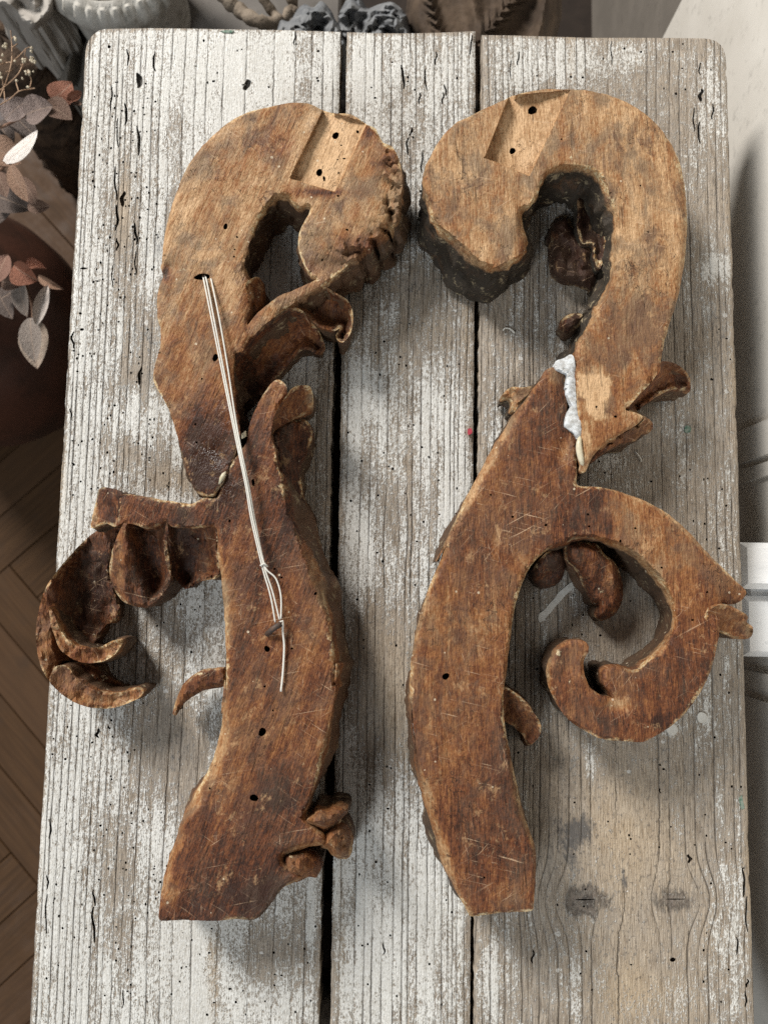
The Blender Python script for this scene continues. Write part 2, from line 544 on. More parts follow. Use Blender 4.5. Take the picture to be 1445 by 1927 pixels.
def slab(name, outline, top, zbot=0.0, holes=(), pits=(), tone=0.5, rounding=(5, 0.0020), flare=(), grain=0.0,
         jit=1.5, spacing=5.0, rough=0.0010, parent=None, dark=0.2, cream=(), rings=6, extra=None, glue=(), wallrough=0.0022,
         tones=(), seed=0, mat=None, undercut=0.0, edgew=1.0, bevels=(), rot=(), fresh=(), facet=0.0):
    """outline in photo pixels at the level of the upper face; top: z or function(P)->z;
    walls run down to zbot, leaning outwards by the flare blobs (x, y, radius, px)."""
    rng = np.random.RandomState(seed + 11)
    O = [smooth(outline, 3.5, True, jit, seed)]
    for i, h in enumerate(holes):
        O.append(smooth(h, 3.5, True, jit, seed + 5 + i))
    lo, hi = O[0].min(0), O[0].max(0)
    gx, gy = np.meshgrid(np.arange(lo[0], hi[0], spacing), np.arange(lo[1], hi[1], spacing))
    G = np.stack([gx.ravel(), gy.ravel()], 1)
    G = G + rng.uniform(-spacing * .3, spacing * .3, G.shape)
    ok = inside(G, O[0])
    for h in O[1:]:
        ok &= ~inside(G, h)
    G = G[ok]
    G = G[dist_poly(G, O) > 3.2]
    # band of points just inside the edge so that arrises stay crisp
    rp, rz, re_ = [], [], []
    for (x, y, rx, ry, dep) in pits:
        G = G[(((G - (x, y)) / (rx + 2.5, ry + 2.5)) ** 2).sum(1) > 1]
        nn = 9 if rx < 9 else 16
        ph = rng.uniform(0, 6)
        for f, d in ((1.12, 0.0), (0.92, 1.0), (0.45, 1.0)):
            for q in range(nn):
                a = ph + q * 2 * math.pi / nn
                wob = 1 + 0.14 * math.sin(2 * a + x) + 0.06 * math.sin(3 * a + y)
                rp.append((x + rx * f * wob * math.cos(a), y + ry * f * wob * math.sin(a)))
                rz.append(dep * d)
            if f > 0.5:
                b0 = len(rp) - nn
                re_ += [(b0 + q, b0 + (q + 1) % nn) for q in range(nn)]
    if extra is not None:
        G = np.vstack([G, extra])
    nb = sum(len(o) for o in O)
    P = np.vstack(O + [G] + ([np.array(rp)] if rp else []))
    pz = np.zeros(len(P))
    if rp:
        pz[-len(rp):] = rz
    edges, s0 = [], 0
    for o in O:
        n = len(o)
        edges += [(s0 + i, s0 + (i + 1) % n) for i in range(n)]
        s0 += n
    if rp:
        nr0 = len(P) - len(rp)
        edges += [(nr0 + i, nr0 + j) for i, j in re_]
    vs, es, fs, ov, oe, of = delaunay_2d_cdt([Vector(p) for p in P], edges, [], 0, 1e-5)
    V2 = np.array([(v.x, v.y) for v in vs])
    pz2 = np.zeros(len(V2))
    new_of_old = {}
    for i, lst in enumerate(ov):
        for a in lst:
            new_of_old[a] = i
            pz2[i] = max(pz2[i], pz[a]) if a < len(pz) else 0
    T = np.array([f for f in fs if len(f) == 3])
    c = V2[T].mean(1)
    ok = inside(c, O[0])
    for h in O[1:]:
        ok &= ~inside(c, h)
    T = T[ok]
    # image y points down: flip winding so that faces look up
    a, b, cc = V2[T[:, 0]], V2[T[:, 1]], V2[T[:, 2]]
    area2 = (b[:, 0] - a[:, 0]) * (cc[:, 1] - a[:, 1]) - (b[:, 1] - a[:, 1]) * (cc[:, 0] - a[:, 0])
    T[area2 > 0] = T[area2 > 0][:, ::-1]
    d = dist_poly(V2, O)
    zt = top(V2, d) if callable(top) else np.full(len(V2), float(top))
    zt = np.asarray(zt, float)
    e, amt = rounding
    wear = np.clip(0.6 + 1.4 * fbm(V2[:, 0] / 22, V2[:, 1] / 22, seed + 0.3), 0.1, 2.0)
    zt = zt - amt * wear * np.clip(1 - d / e, 0, 1) ** 2
    # chips knocked out of the arris
    chip = np.clip(fbm(V2[:, 0] / 9, V2[:, 1] / 9, seed + 50.3) - 0.18, 0, 1) * np.clip(fbm(V2[:, 0] / 60, V2[:, 1] / 60, seed + 60.3) + 0.25, 0, 1)
    zt = zt - 0.022 * chip * np.clip(1 - d / 13, 0, 1)
    for (x, y, r_, wd, dep) in bevels:
        g = np.exp(-(((V2 - (x, y)) / r_) ** 2).sum(1))
        wl = wd * np.clip(g * 1.6, 0, 1) * (1 + 0.5 * fbm(V2[:, 0] / 40, V2[:, 1] / 40, seed + 70.3))
        zt = zt - dep * np.clip(1 - d / np.maximum(wl, 0.5), 0, 1) * np.clip(g * 1.6, 0, 1)
    for (x, y, rx, ry, dep) in rot:
        g = np.exp(-(((V2[:, 0] - x) / rx) ** 2 + ((V2[:, 1] - y) / ry) ** 2))
        zt = zt - dep * g * np.clip(fbm((V2[:, 0] * 0.8 + V2[:, 1] * 0.6) / 14, (V2[:, 1] * 0.8 - V2[:, 0] * 0.6) / 11, seed + 83.3, 5) * 2.8 + 0.25, 0, 1.3)
    if facet:
        fq = fbm((V2[:, 0] * 0.9 + V2[:, 1] * 0.4) / 20, (V2[:, 1] * 0.9 - V2[:, 0] * 0.4) / 20, seed + 33.3, 2) * 4
        zt = zt + facet * (np.round(fq) * 0.7 + fq * 0.3) + facet * 0.35 * np.sin(V2[:, 0] / 3.1 + fq * 2)
    zt = zt + rough * 0.55 * fbm(V2[:, 0] / 6, V2[:, 1] / 6, seed + 4.1)
    zt = zt + rough * fbm(V2[:, 0] / 18, V2[:, 1] / 18, seed + 3.1) * 2 - pz2
    W = at(V2, zt)
    tn = np.full(len(V2), float(tone)) if not callable(tone) else tone(V2)
    for (x, y, rx, ry, val) in tones:
        g = np.exp(-(((V2[:, 0] - x) / rx) ** 2 + ((V2[:, 1] - y) / ry) ** 2))
        tn = tn * (1 - g) + val * g
    cln = np.zeros(len(V2))
    for (poly, val) in fresh:
        m_ = inside(V2 + 2.0 * np.stack([fbm(V2[:, 0] / 9, V2[:, 1] / 9, 3.3), fbm(V2[:, 0] / 9, V2[:, 1] / 9, 8.3)], 1), np.array(poly))
        tn = np.where(m_, val, tn)
        cln = np.maximum(cln, m_ * 0.9)
    cr = np.zeros(len(V2))
    for (x, y, rx, ry, val) in cream:
        cr = np.maximum(cr, val * np.exp(-(((V2[:, 0] - x) / rx) ** 2 + ((V2[:, 1] - y) / ry) ** 2)))
    gl = np.zeros(len(V2))
    for (x, y, rx, ry) in glue:
        gl = np.maximum(gl, np.exp(-(((V2[:, 0] - x) / rx) ** 2 + ((V2[:, 1] - y) / ry) ** 2)))
    for (x, y, r_, wd, dep) in bevels:
        g = np.clip(np.exp(-(((V2 - (x, y)) / r_) ** 2).sum(1)) * 1.6, 0, 1)
        wl = wd * g * (1 + 0.6 * fbm(V2[:, 0] / 30, V2[:, 1] / 30, seed + 70.3))
        bm = g * np.clip((np.maximum(wl, 0.5) - d) / 3.0, 0, 1)
        tn = tn * (1 - 0.8 * bm) + 0.8 * bm * 0.18
    px = PX(0.06)
    VV, FF = [W], [T]
    CLN = [cln]
    EDG, WAL, TON, CRM, PIT, GLU = [d * px * edgew], [np.zeros(len(V2))], [tn], [cr], [np.clip(pz2 / 0.004, 0, 1) * 0.75], [gl]
    base = len(V2)
    s0 = 0
    for oi, o in enumerate(O):
        n = len(o)
        idx = np.array([new_of_old[s0 + i] for i in range(n)])
        s0 += n
        # outward normal in world
        Wp = W[idx]
        tg = np.roll(Wp, -2, 0) - np.roll(Wp, 2, 0)
        nr = np.stack([tg[:, 1], -tg[:, 0]], 1)
        nr /= np.maximum(np.linalg.norm(nr, axis=1, keepdims=True), 1e-9)
        for _ in range(3):
            nr = (np.roll(nr, 1, 0) + nr * 2 + np.roll(nr, -1, 0)) / 4
        sg = 1.0
        ar = ((o[:, 0] * np.roll(o[:, 1], -1)) - (np.roll(o[:, 0], -1) * o[:, 1])).sum()
        # world y is flipped against photo y: ar>0 means clockwise in world
        sg = -1.0 if ar > 0 else 1.0
        if oi > 0:
            sg = -sg
        nr *= sg
        fl = np.zeros(n)
        for (x, y, r, am) in flare:
            fl += am * np.exp(-(((o - (x, y)) / r) ** 2).sum(1))
        fl = fl * px
        ztop = W[idx][:, 2]
        prev = idx
        s = np.cumsum(np.linalg.norm(np.roll(Wp, -1, 0)[:, :2] - Wp[:, :2], axis=1))
        for r in range(1, rings + 1):
            f = r / rings
            f2 = f ** 0.9
            z = ztop * (1 - f2) + zbot * f2
            prof = math.sin(min(f * 1.35, 1.0) * math.pi / 2)
            off = fl * prof + undercut * (-math.sin(f * math.pi / 2)) + wallrough * (fbm(s * 45, z * 45, seed + 9 + oi, 3) * 2.2 * min(1, f * 3) + fbm(s * 190, z * 190, seed + 19 + oi, 3) * 0.7)
            q = np.column_stack([Wp[:, 0] + nr[:, 0] * off, Wp[:, 1] + nr[:, 1] * off, z])
            VV.append(q)
            cur = np.arange(base, base + n)
            base += n
            j = np.roll(np.arange(n), -1)
            q4 = np.stack([prev, cur, cur[j], prev[j]], 1)
            if sg < 0:
                q4 = q4[:, ::-1]
            if oi > 0:
                q4 = q4
            FF.append(q4)
            prev = cur
            EDG.append(np.full(n, 0.001 + f * 0.02))
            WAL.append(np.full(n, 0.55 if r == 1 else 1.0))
            TON.append(tn[idx])
            CRM.append(cr[idx] * (1 - f))
            PIT.append(np.zeros(n))
            CLN.append(np.zeros(n))
            GLU.append(gl[idx] * 0.5)
    A = np.vstack(VV)
    faces = [tuple(f) for blk in FF for f in blk]
    ca, sa = math.cos(grain), math.sin(grain)
    gc = np.column_stack([A[:, 0] * ca + A[:, 1] * sa, -A[:, 0] * sa + A[:, 1] * ca, A[:, 2]]) + np.array([seed * 0.37, seed * 0.21, 0])
    at_ = dict(edge=np.concatenate(EDG), wall=np.concatenate(WAL), tone=np.concatenate(TON), cream=np.concatenate(CRM),
               clean=np.concatenate(CLN), pit=np.concatenate(PIT), glue=np.concatenate(GLU), dark=np.full(len(A), float(dark)), gc=gc)
    o = mesh(name, A, faces, mat or M_WOOD, None, at_, sharp=38)
    if parent:
        child(o, parent)
    return o


def zone(ox, oy, k):
    return lambda *pts: [(ox + u / k, oy + v / k) for (u, v) in pts]


Z1, Z2, Z3, Z4 = zone(270, 160, 2.779), zone(40, 480, 2.331), zone(40, 900, 2.258), zone(270, 1250, 3.360)
Z5, Z6, Z7, Z8 = zone(770, 140, 2.580), zone(770, 640, 2.189), zone(770, 1000, 2.189), zone(750, 1300, 2.890)

# ================================================================== SETTING
FLOOR_Z = -0.70
WALL_X = 0.352

# ---- floor: herringbone parquet
M_SHADE_BROWN = mat_simple('shade_dark_brown', (0.02, 0.013, 0.009), (0.03, 0.02, 0.014), 20)  # near-black brown standing in for shade below the table and its gaps


def mat_parquet():
    k = N('old_oak_parquet')
    P = k.obj()
    inf = k.n('ShaderNodeObjectInfo').outputs['Random']
    sh = k.n('ShaderNodeVectorMath', operation='ADD')
    k.put(sh.inputs[0], P)
    k.put(sh.inputs[1], k.comb(k.math('MULTIPLY', inf, 7.0), k.math('MULTIPLY', inf, 13.0)))
    Q = sh.outputs[0]
    g = k.noise(k.vmul(Q, (9, 160, 9)), 1.0, 5.0, 0.6, 0.3)
    g2 = k.noise(k.vmul(Q, (40, 700, 9)), 1.0, 3.0, 0.6)
    m = k.noise(Q, 22.0, 4.0, 0.6)
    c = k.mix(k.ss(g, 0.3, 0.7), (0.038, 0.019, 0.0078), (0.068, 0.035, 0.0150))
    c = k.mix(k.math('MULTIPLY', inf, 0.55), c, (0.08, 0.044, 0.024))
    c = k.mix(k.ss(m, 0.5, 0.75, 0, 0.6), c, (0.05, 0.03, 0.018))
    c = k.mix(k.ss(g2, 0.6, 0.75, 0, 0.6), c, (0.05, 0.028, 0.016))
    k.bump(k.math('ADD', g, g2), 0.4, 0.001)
    return k.out(c, k.ss(m, 0.3, 0.7, 0.48, 0.68), 0.12)


M_PARQ = mat_parquet()
fl = mesh('floor', [(-1.6, -1.6, FLOOR_Z - 0.02), (0.5, -1.6, FLOOR_Z - 0.02), (0.5, 1.8, FLOOR_Z - 0.02), (-1.6, 1.8, FLOOR_Z - 0.02)], [(0, 1, 2, 3)], M_SHADE_BROWN)
fl['kind'] = 'structure'


def box(cx, cy, cz, sx, sy, sz, bev=0.0):
    """bevelled box verts/faces centred at c"""
    x, y, z = sx / 2, sy / 2, sz / 2
    b = min(bev, x * .9, y * .9, z * .9)
    if b <= 0:
        V = [(cx + i * x, cy + j * y, cz + k * z) for k in (-1, 1) for j in (-1, 1) for i in (-1, 1)]
        Fc = [(0, 2, 3, 1), (4, 5, 7, 6), (0, 1, 5, 4), (2, 6, 7, 3), (0, 4, 6, 2), (1, 3, 7, 5)]
        return V, Fc
    V, Fc = [], []
    lv = [(-z, b), (-z + b, 0), (z - b, 0), (z, b)]
    for (zz, ins) in lv:
        X, Y = x - ins, y - ins
        c = b * 0.7 if ins == 0 else 0.0
        for (i, j) in ((-1, -1), (1, -1), (1, 1), (-1, 1)):
            V.append((cx + i * X, cy + j * Y, cz + zz))
    for r in range(3):
        for q in range(4):
            a, d = r * 4 + q, r * 4 + (q + 1) % 4
            Fc.append((a, d, d + 4, a + 4))
    Fc += [(3, 2, 1, 0), (12, 13, 14, 15)]
    return V, Fc


BW, BL = 0.076, 0.68
vb, fb = box(0, 0, 0, BL - 0.0014, BW - 0.0014, 0.018, 0.0012)
pm = bpy.data.meshes.new('board')
pm.from_pydata(vb, [], fb)
pm.materials.append(M_PARQ)
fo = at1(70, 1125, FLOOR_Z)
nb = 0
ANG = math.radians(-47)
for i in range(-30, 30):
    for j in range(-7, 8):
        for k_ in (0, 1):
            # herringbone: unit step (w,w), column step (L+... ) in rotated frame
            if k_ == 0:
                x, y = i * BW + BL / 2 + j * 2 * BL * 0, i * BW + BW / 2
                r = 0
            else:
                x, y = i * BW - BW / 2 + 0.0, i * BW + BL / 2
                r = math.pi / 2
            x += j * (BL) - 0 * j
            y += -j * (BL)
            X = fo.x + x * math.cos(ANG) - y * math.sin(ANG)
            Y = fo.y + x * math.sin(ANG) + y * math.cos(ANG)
            if X < -1.1 or X > -0.24 or Y < -1.05 or Y > 1.0:  # boards stop short so the dark plane gives the shade under the table
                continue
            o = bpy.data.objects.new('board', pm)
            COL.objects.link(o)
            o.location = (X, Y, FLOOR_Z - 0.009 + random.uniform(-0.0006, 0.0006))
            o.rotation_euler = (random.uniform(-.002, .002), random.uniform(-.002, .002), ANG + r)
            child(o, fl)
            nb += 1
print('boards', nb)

# ---- panelled wall on the right
M_WALL = mat_simple('white_painted_panelling', (0.65, 0.61, 0.545), (0.70, 0.66, 0.595), 14, 0.55, 0.12, 0.001)
M_WALL_SHADE = mat_simple('shade_toned_panelling', (0.17, 0.15, 0.128), (0.20, 0.176, 0.15), 14, 0.55, 0.12, 0.001)  # same panelling as the lit part, with its shadow put into the colour
M_WHITE = mat_simple('glossy_white_paint', (0.74, 0.745, 0.75), (0.80, 0.80, 0.80), 40, 0.45, 0.35, 0.0015, stretch=(0.3, 1, 1))
yA = atx(1262, 40, WALL_X).y       # edge between lit panel and far panel with shadow in its colour
wv_, wf_ = box(WALL_X + 0.05, (yA - 1.3) / 2, -0.15, 0.1, yA + 1.3, 1.1)
wall = mesh('wall', wv_, wf_, M_WALL, flat=True)
wall['kind'] = 'structure'


def wpart(name, X0, X1, y0, y1, z0, z1, m, bev=0.004):
    V, Fc = box((X0 + X1) / 2, (y0 + y1) / 2, (z0 + z1) / 2, X1 - X0, y1 - y0, z1 - z0, bev)
    return child(mesh(name, V, Fc, m, flat=False, sharp=30), wall)


yB = atx(1200, 30, WALL_X + 0.02).y
yC = atx(1140, 30, WALL_X + 0.02).y
wpart('door_casing', WALL_X + 0.004, WALL_X + 0.09, yA + 0.002, yB - 0.003, -0.70, 0.38, M_WALL_SHADE, 0.012)
wpart('door_stile', WALL_X + 0.018, WALL_X + 0.09, yB, yC + 0.3, -0.70, 0.38, M_WALL_SHADE, 0.004)
ky = atx(1180, 62, WALL_X + 0.005)
M_DK = M_WALL_SHADE
# raised vertical mouldings below the table edge level
for (p0, p1, pr) in ((868, 806, 0.006), (905, 880, 0.004), (1292, 1262, 0.005), (1345, 1312, 0.004)):
    a_, b_ = atx(1415, p0, WALL_X).y, atx(1415, p1, WALL_X).y
    wpart('moulding', WALL_X - pr, WALL_X + 0.01, min(a_, b_), max(a_, b_), -0.698, 0.10, M_WALL, 0.004)
# two white blocks standing off the wall beside the table
pa, pb = at1(1394, 1020, -0.028), at1(1394, 1108, -0.028)
wpart('ledge_block', pa.x, WALL_X + 0.004, pb.y, pa.y, -0.11, -0.028, M_WHITE, 0.005)
pa, pb = at1(1397, 1121, -0.045), at1(1397, 1236, -0.045)
wpart('ledge_block', pa.x, WALL_X + 0.004, pb.y, pa.y, -0.13, -0.045, M_WHITE, 0.005)

wpart('ledge_block', WALL_X - 0.022, WALL_X + 0.004, at1(1397, 1228, -0.06).y, at1(1397, 1030, -0.06).y, -0.12, -0.056, M_WHITE, 0.003)

# ================================================================== TABLE
table = empty('plank_table', (0, 0, FLOOR_Z))
tag(table, 'worn plank table in flaking white paint carrying the two carved scrolls', 'table')

# plank outlines (photo pixels on the table surface)
YB = 2150


def ln(x0, y0, x1, y1, y):
    return x0 + (x1 - x0) * (y - y0) / (y1 - y0)


LE = lambda y: ln(160, 127, 57, 1927, y)
G1L = lambda y: ln(641, 60, 600, 1927, y)
G1R = lambda y: ln(653, 60, 622, 1927, y)
G2L = lambda y: ln(895, 60, 884, 1927, y)
G2R = lambda y: ln(906, 65, 891, 1927, y)
RE = lambda y: ln(1366, 127, 1418, 1927, y)
ys = list(range(2100, 120, -60))


def edge_pts(fn, desc):
    yy = ys if desc else ys[::-1]
    return [(fn(y), y) for y in yy]


pl_out = [
    edge_pts(LE, True) + [(162, 95), (168, 76), (180, 62), (196, 55), (300, 53), (420, 55), (540, 57), (638, 60), (641, 60), (641, 64)] + edge_pts(G1L, False),
    edge_pts(G1R, True) + [(653, 66), (653, 61), (657, 61), (740, 63), (820, 62), (890, 59), (894, 59), (894, 64)] + edge_pts(G2L, False),
    edge_pts(G2R, True) + [(906, 72), (906, 66), (910, 66), (1000, 68), (1100, 71), (1200, 71), (1320, 72), (1345, 77), (1359, 90), (1365, 112)] + edge_pts(RE, False),
]

# spacing of growth rings across each plank: (x in photo px at mid height, spacing px)
ring = [
    [(60, 11), (150, 11), (230, 13), (300, 21), (380, 36), (480, 48), (560, 32), (650, 12)],
    [(610, 26), (700, 20), (780, 14), (900, 11)],
    [(880, 12), (1000, 13), (1080, 17), (1118, 40), (1150, 75), (1212, 75), (1238, 30), (1285, 19), (1420, 13)],
]
knots = [(1100, 1694, 42, 46), (1264, 1694, 40, 44), (745, 1010, 10, 50)]

# paint loss (x, y, rx, ry, delta), grime and warm blotches
paint0 = [0.75, 0.55, 0.27]
P_BLOB = [
    (235, 420, 26, 110, -0.55), (300, 600, 60, 60, -0.35), (285, 700, 70, 45, -0.45), (250, 850, 60, 35, -0.35), (330, 900, 60, 30, -0.5),
    (330, 430, 22, 90, -0.45), (350, 240, 60, 40, -0.12), (480, 130, 60, 60, 0.15), (560, 960, 30, 160, -0.25), (600, 1120, 26, 200, -0.3),
    (300, 1180, 90, 90, -0.3), (330, 1420, 70, 110, -0.55), (270, 1360, 70, 60, -0.2), (230, 1700, 40, 160, -0.22), (400, 1830, 14, 90, -0.35), (190, 1600, 60, 120, -0.12),
    (130, 1750, 40, 200, 0.1), (330, 1850, 60, 90, 0.15), (520, 1790, 70, 70, -0.45), (560, 1650, 40, 80, -0.1), (610, 800, 20, 150, -0.3),
    (700, 150, 60, 100, 0.2), (840, 150, 50, 120, 0.1), (790, 540, 60, 40, -0.4), (700, 620, 60, 60, -0.1), (800, 640, 60, 60, -0.25), (700, 760, 40, 60, 0.2),
    (830, 830, 40, 140, 0.2), (740, 960, 50, 60, -0.2), (690, 1000, 20, 60, 0.3), (860, 960, 30, 80, 0.25), (720, 1280, 60, 130, -0.5), (640, 1300, 20, 200, 0.3), (700, 1600, 70, 120, 0.15), (760, 1750, 90, 160, 0.2),
    (680, 1850, 40, 80, 0.1), (840, 1620, 30, 120, 0.3), (660, 560, 20, 100, -0.2), (810, 380, 16, 160, 0.1),
    (1060, 110, 160, 60, 0.32), (980, 250, 70, 150, 0.18), (1340, 180, 40, 120, 0.22), (1330, 520, 50, 50, 0.1), (1000, 640, 60, 60, 0.1),
    (1350, 500, 30, 20, 0.45), (1380, 1000, 30, 80, 0.1), (930, 830, 20, 100, 0.2), (1150, 850, 30, 40, 0.35),
    (1380, 1750, 40, 130, 0.28), (930, 1850, 40, 90, 0.35), (1060, 1850, 50, 60, 0.1), (1240, 1880, 90, 40, 0.15), (1110, 1450, 8, 50, 0.5),
    (1260, 1370, 14, 16, 0.6), (1200, 1650, 60, 240, -0.25), (1330, 1330, 40, 80, 0.15), (1080, 1560, 60, 100, -0.35),
]
G_BLOB = [
    (300, 450, 26, 60, 0.5), (275, 640, 50, 50, 0.5), (250, 740, 40, 40, 0.3), (250, 470, 50, 40, 0.2), (600, 1000, 20, 200, 0.2), (330, 1420, 50, 60, 0.25),
    (780, 545, 40, 25, 0.5), (820, 470, 40, 40, 0.15), (740, 1200, 50, 60, 0.2),
    (1345, 640, 22, 70, 0.6), (1320, 800, 50, 12, 0.3), (1070, 600, 60, 60, 0.3), (1090, 1560, 40, 30, 0.95), (1070, 1610, 34, 50, 0.55), (1098, 1692, 28, 26, 0.95),
    (1268, 1696, 22, 20, 0.75), (1060, 1450, 50, 60, 0.35), (1175, 1660, 9, 30, 0.75), (1180, 1710, 13, 40, 0.30), (1080, 1760, 30, 60, 0.3), (1175, 1790, 8, 30, 0.6),
    (1230, 1440, 60, 90, 0.2), (960, 1500, 30, 160, 0.22), (1100, 1300, 120, 120, 0.12), (1000, 1100, 40, 140, 0.15), (1180, 1150, 60, 90, 0.2), (1240, 720, 50, 40, 0.2),
    (120, 560, 12, 60, 0.2), (1330, 1500, 40, 100, 0.15), (150, 430, 20, 30, 0.12),
]
W_BLOB = [(1160, 1560, 60, 180, 0.8), (1200, 1870, 90, 80, 0.9), (1380, 350, 8, 160, 1.0), (1385, 700, 10, 120, 0.8), (1250, 1600, 60, 100, 0.4), (400, 1830, 10, 90, 1.0),
          (235, 400, 14, 90, 0.7), (70, 1650, 16, 240, 0.5), (640, 1700, 10, 160, 0.9), (1407, 1650, 10, 160, 0.7), (880, 620, 8, 200, 0.6), (1300, 1800, 60, 120, 0.4),
          (740, 1300, 50, 120, 0.5), (350, 900, 60, 30, 0.5), (120, 900, 8, 60, 0.9), (800, 620, 50, 40, 0.3), (1075, 110, 6, 50, 0.9)]


def blob(P, lst, base):
    v = np.full(len(P), float(base))
    for (x, y, rx, ry, a) in lst:
        v += a * (1.35 if lst is P_BLOB else 1.0) * np.exp(-(((P[:, 0] - x) / rx) ** 2 + ((P[:, 1] - y) / ry) ** 2))
    return v


# wormholes and cracks (photo px): (x, y, rx, ry)
HOLES = [(1100, 1693, 17, 1.2), (1270, 1692, 16, 1.0), (262, 152, 7, 14), (206, 88, 3, 3), (241, 108, 2, 17), (291, 118, 3, 18), (210, 185, 2, 26), (237, 215, 3, 22), (261, 265, 3, 30), (222, 250, 2, 30), (218, 345, 2.5, 34),
         (232, 375, 6, 14), (220, 410, 3, 26), (221, 460, 2.5, 12), (256, 440, 3, 22), (256, 495, 2, 24), (212, 520, 1.5, 22), (154, 280, 2.5, 14), (148, 345, 2, 8), (138, 640, 3, 16),
         (134, 780, 2, 12), (264, 708, 4, 17), (185, 1380, 4.5, 9), (95, 1560, 2, 20), (90, 1660, 2, 14), (88, 1720, 2, 40), (178, 1690, 2.5, 16), (177, 1740, 3, 36), (232, 1880, 1.5, 18),
         (158, 505, 6, 2), (152, 590, 3, 2), (155, 620, 4, 2.5), (465, 160, 8, 10), (295, 60, 3, 9), (555, 72, 2, 14), (758, 145, 3, 24), (801, 150, 2, 22), (789, 185, 2, 12),
         (833, 185, 2, 12), (767, 275, 2.5, 18), (794, 305, 2, 22), (774, 248, 2.5, 8), (886, 85, 2, 20), (827, 275, 4, 4), (820, 110, 2, 14), (838, 170, 2, 12), (710, 1040, 2, 2), (722, 1785, 2, 12),
         (1315, 250, 2.5, 22), (1318, 180, 5, 12), (1305, 225, 2, 24), (1316, 130, 2, 12), (1340, 210, 2, 16), (1296, 1616, 4, 8), (1241, 1488, 2, 5), (1404, 1720, 2, 36), (1398, 1660, 2.5, 30),
         (1386, 1780, 2, 18), (1405, 1850, 2.5, 8), (1410, 1400, 2, 34), (1402, 1880, 2, 16), (1369, 260, 2, 5), (1265, 1806, 5, 4), (1002, 1800, 2.5, 14), (975, 110, 2, 14), (960, 130, 1.5, 18), (1150, 100, 1.5, 24),
         (905, 1640, 2, 12), (620, 1480, 2, 14)]
rngh = np.random.RandomState(5)


def scatter(n, x0, x1, y0, y1):
    for _ in range(n):
        HOLES.append((rngh.uniform(x0, x1), rngh.uniform(y0, y1), rngh.uniform(1.3, 2.3), rngh.uniform(1.4, 2.7)))


scatter(70, 175, 300, 150, 520)
scatter(75, 130, 330, 520, 930)
scatter(14, 320, 620, 75, 190)
scatter(22, 110, 420, 930, 1330)
scatter(80, 85, 320, 1330, 1900)
scatter(26, 320, 600, 1740, 1910)
scatter(22, 670, 880, 80, 420)
scatter(34, 650, 870, 600, 1100)
scatter(36, 640, 880, 1100, 1900)
scatter(30, 1300, 1400, 600, 1900)
scatter(22, 910, 1390, 1400, 1900)
scatter(16, 930, 1360, 80, 180)
scatter(14, 1100, 1380, 850, 1000)
scatter(14, 1000, 1200, 1080, 1300)

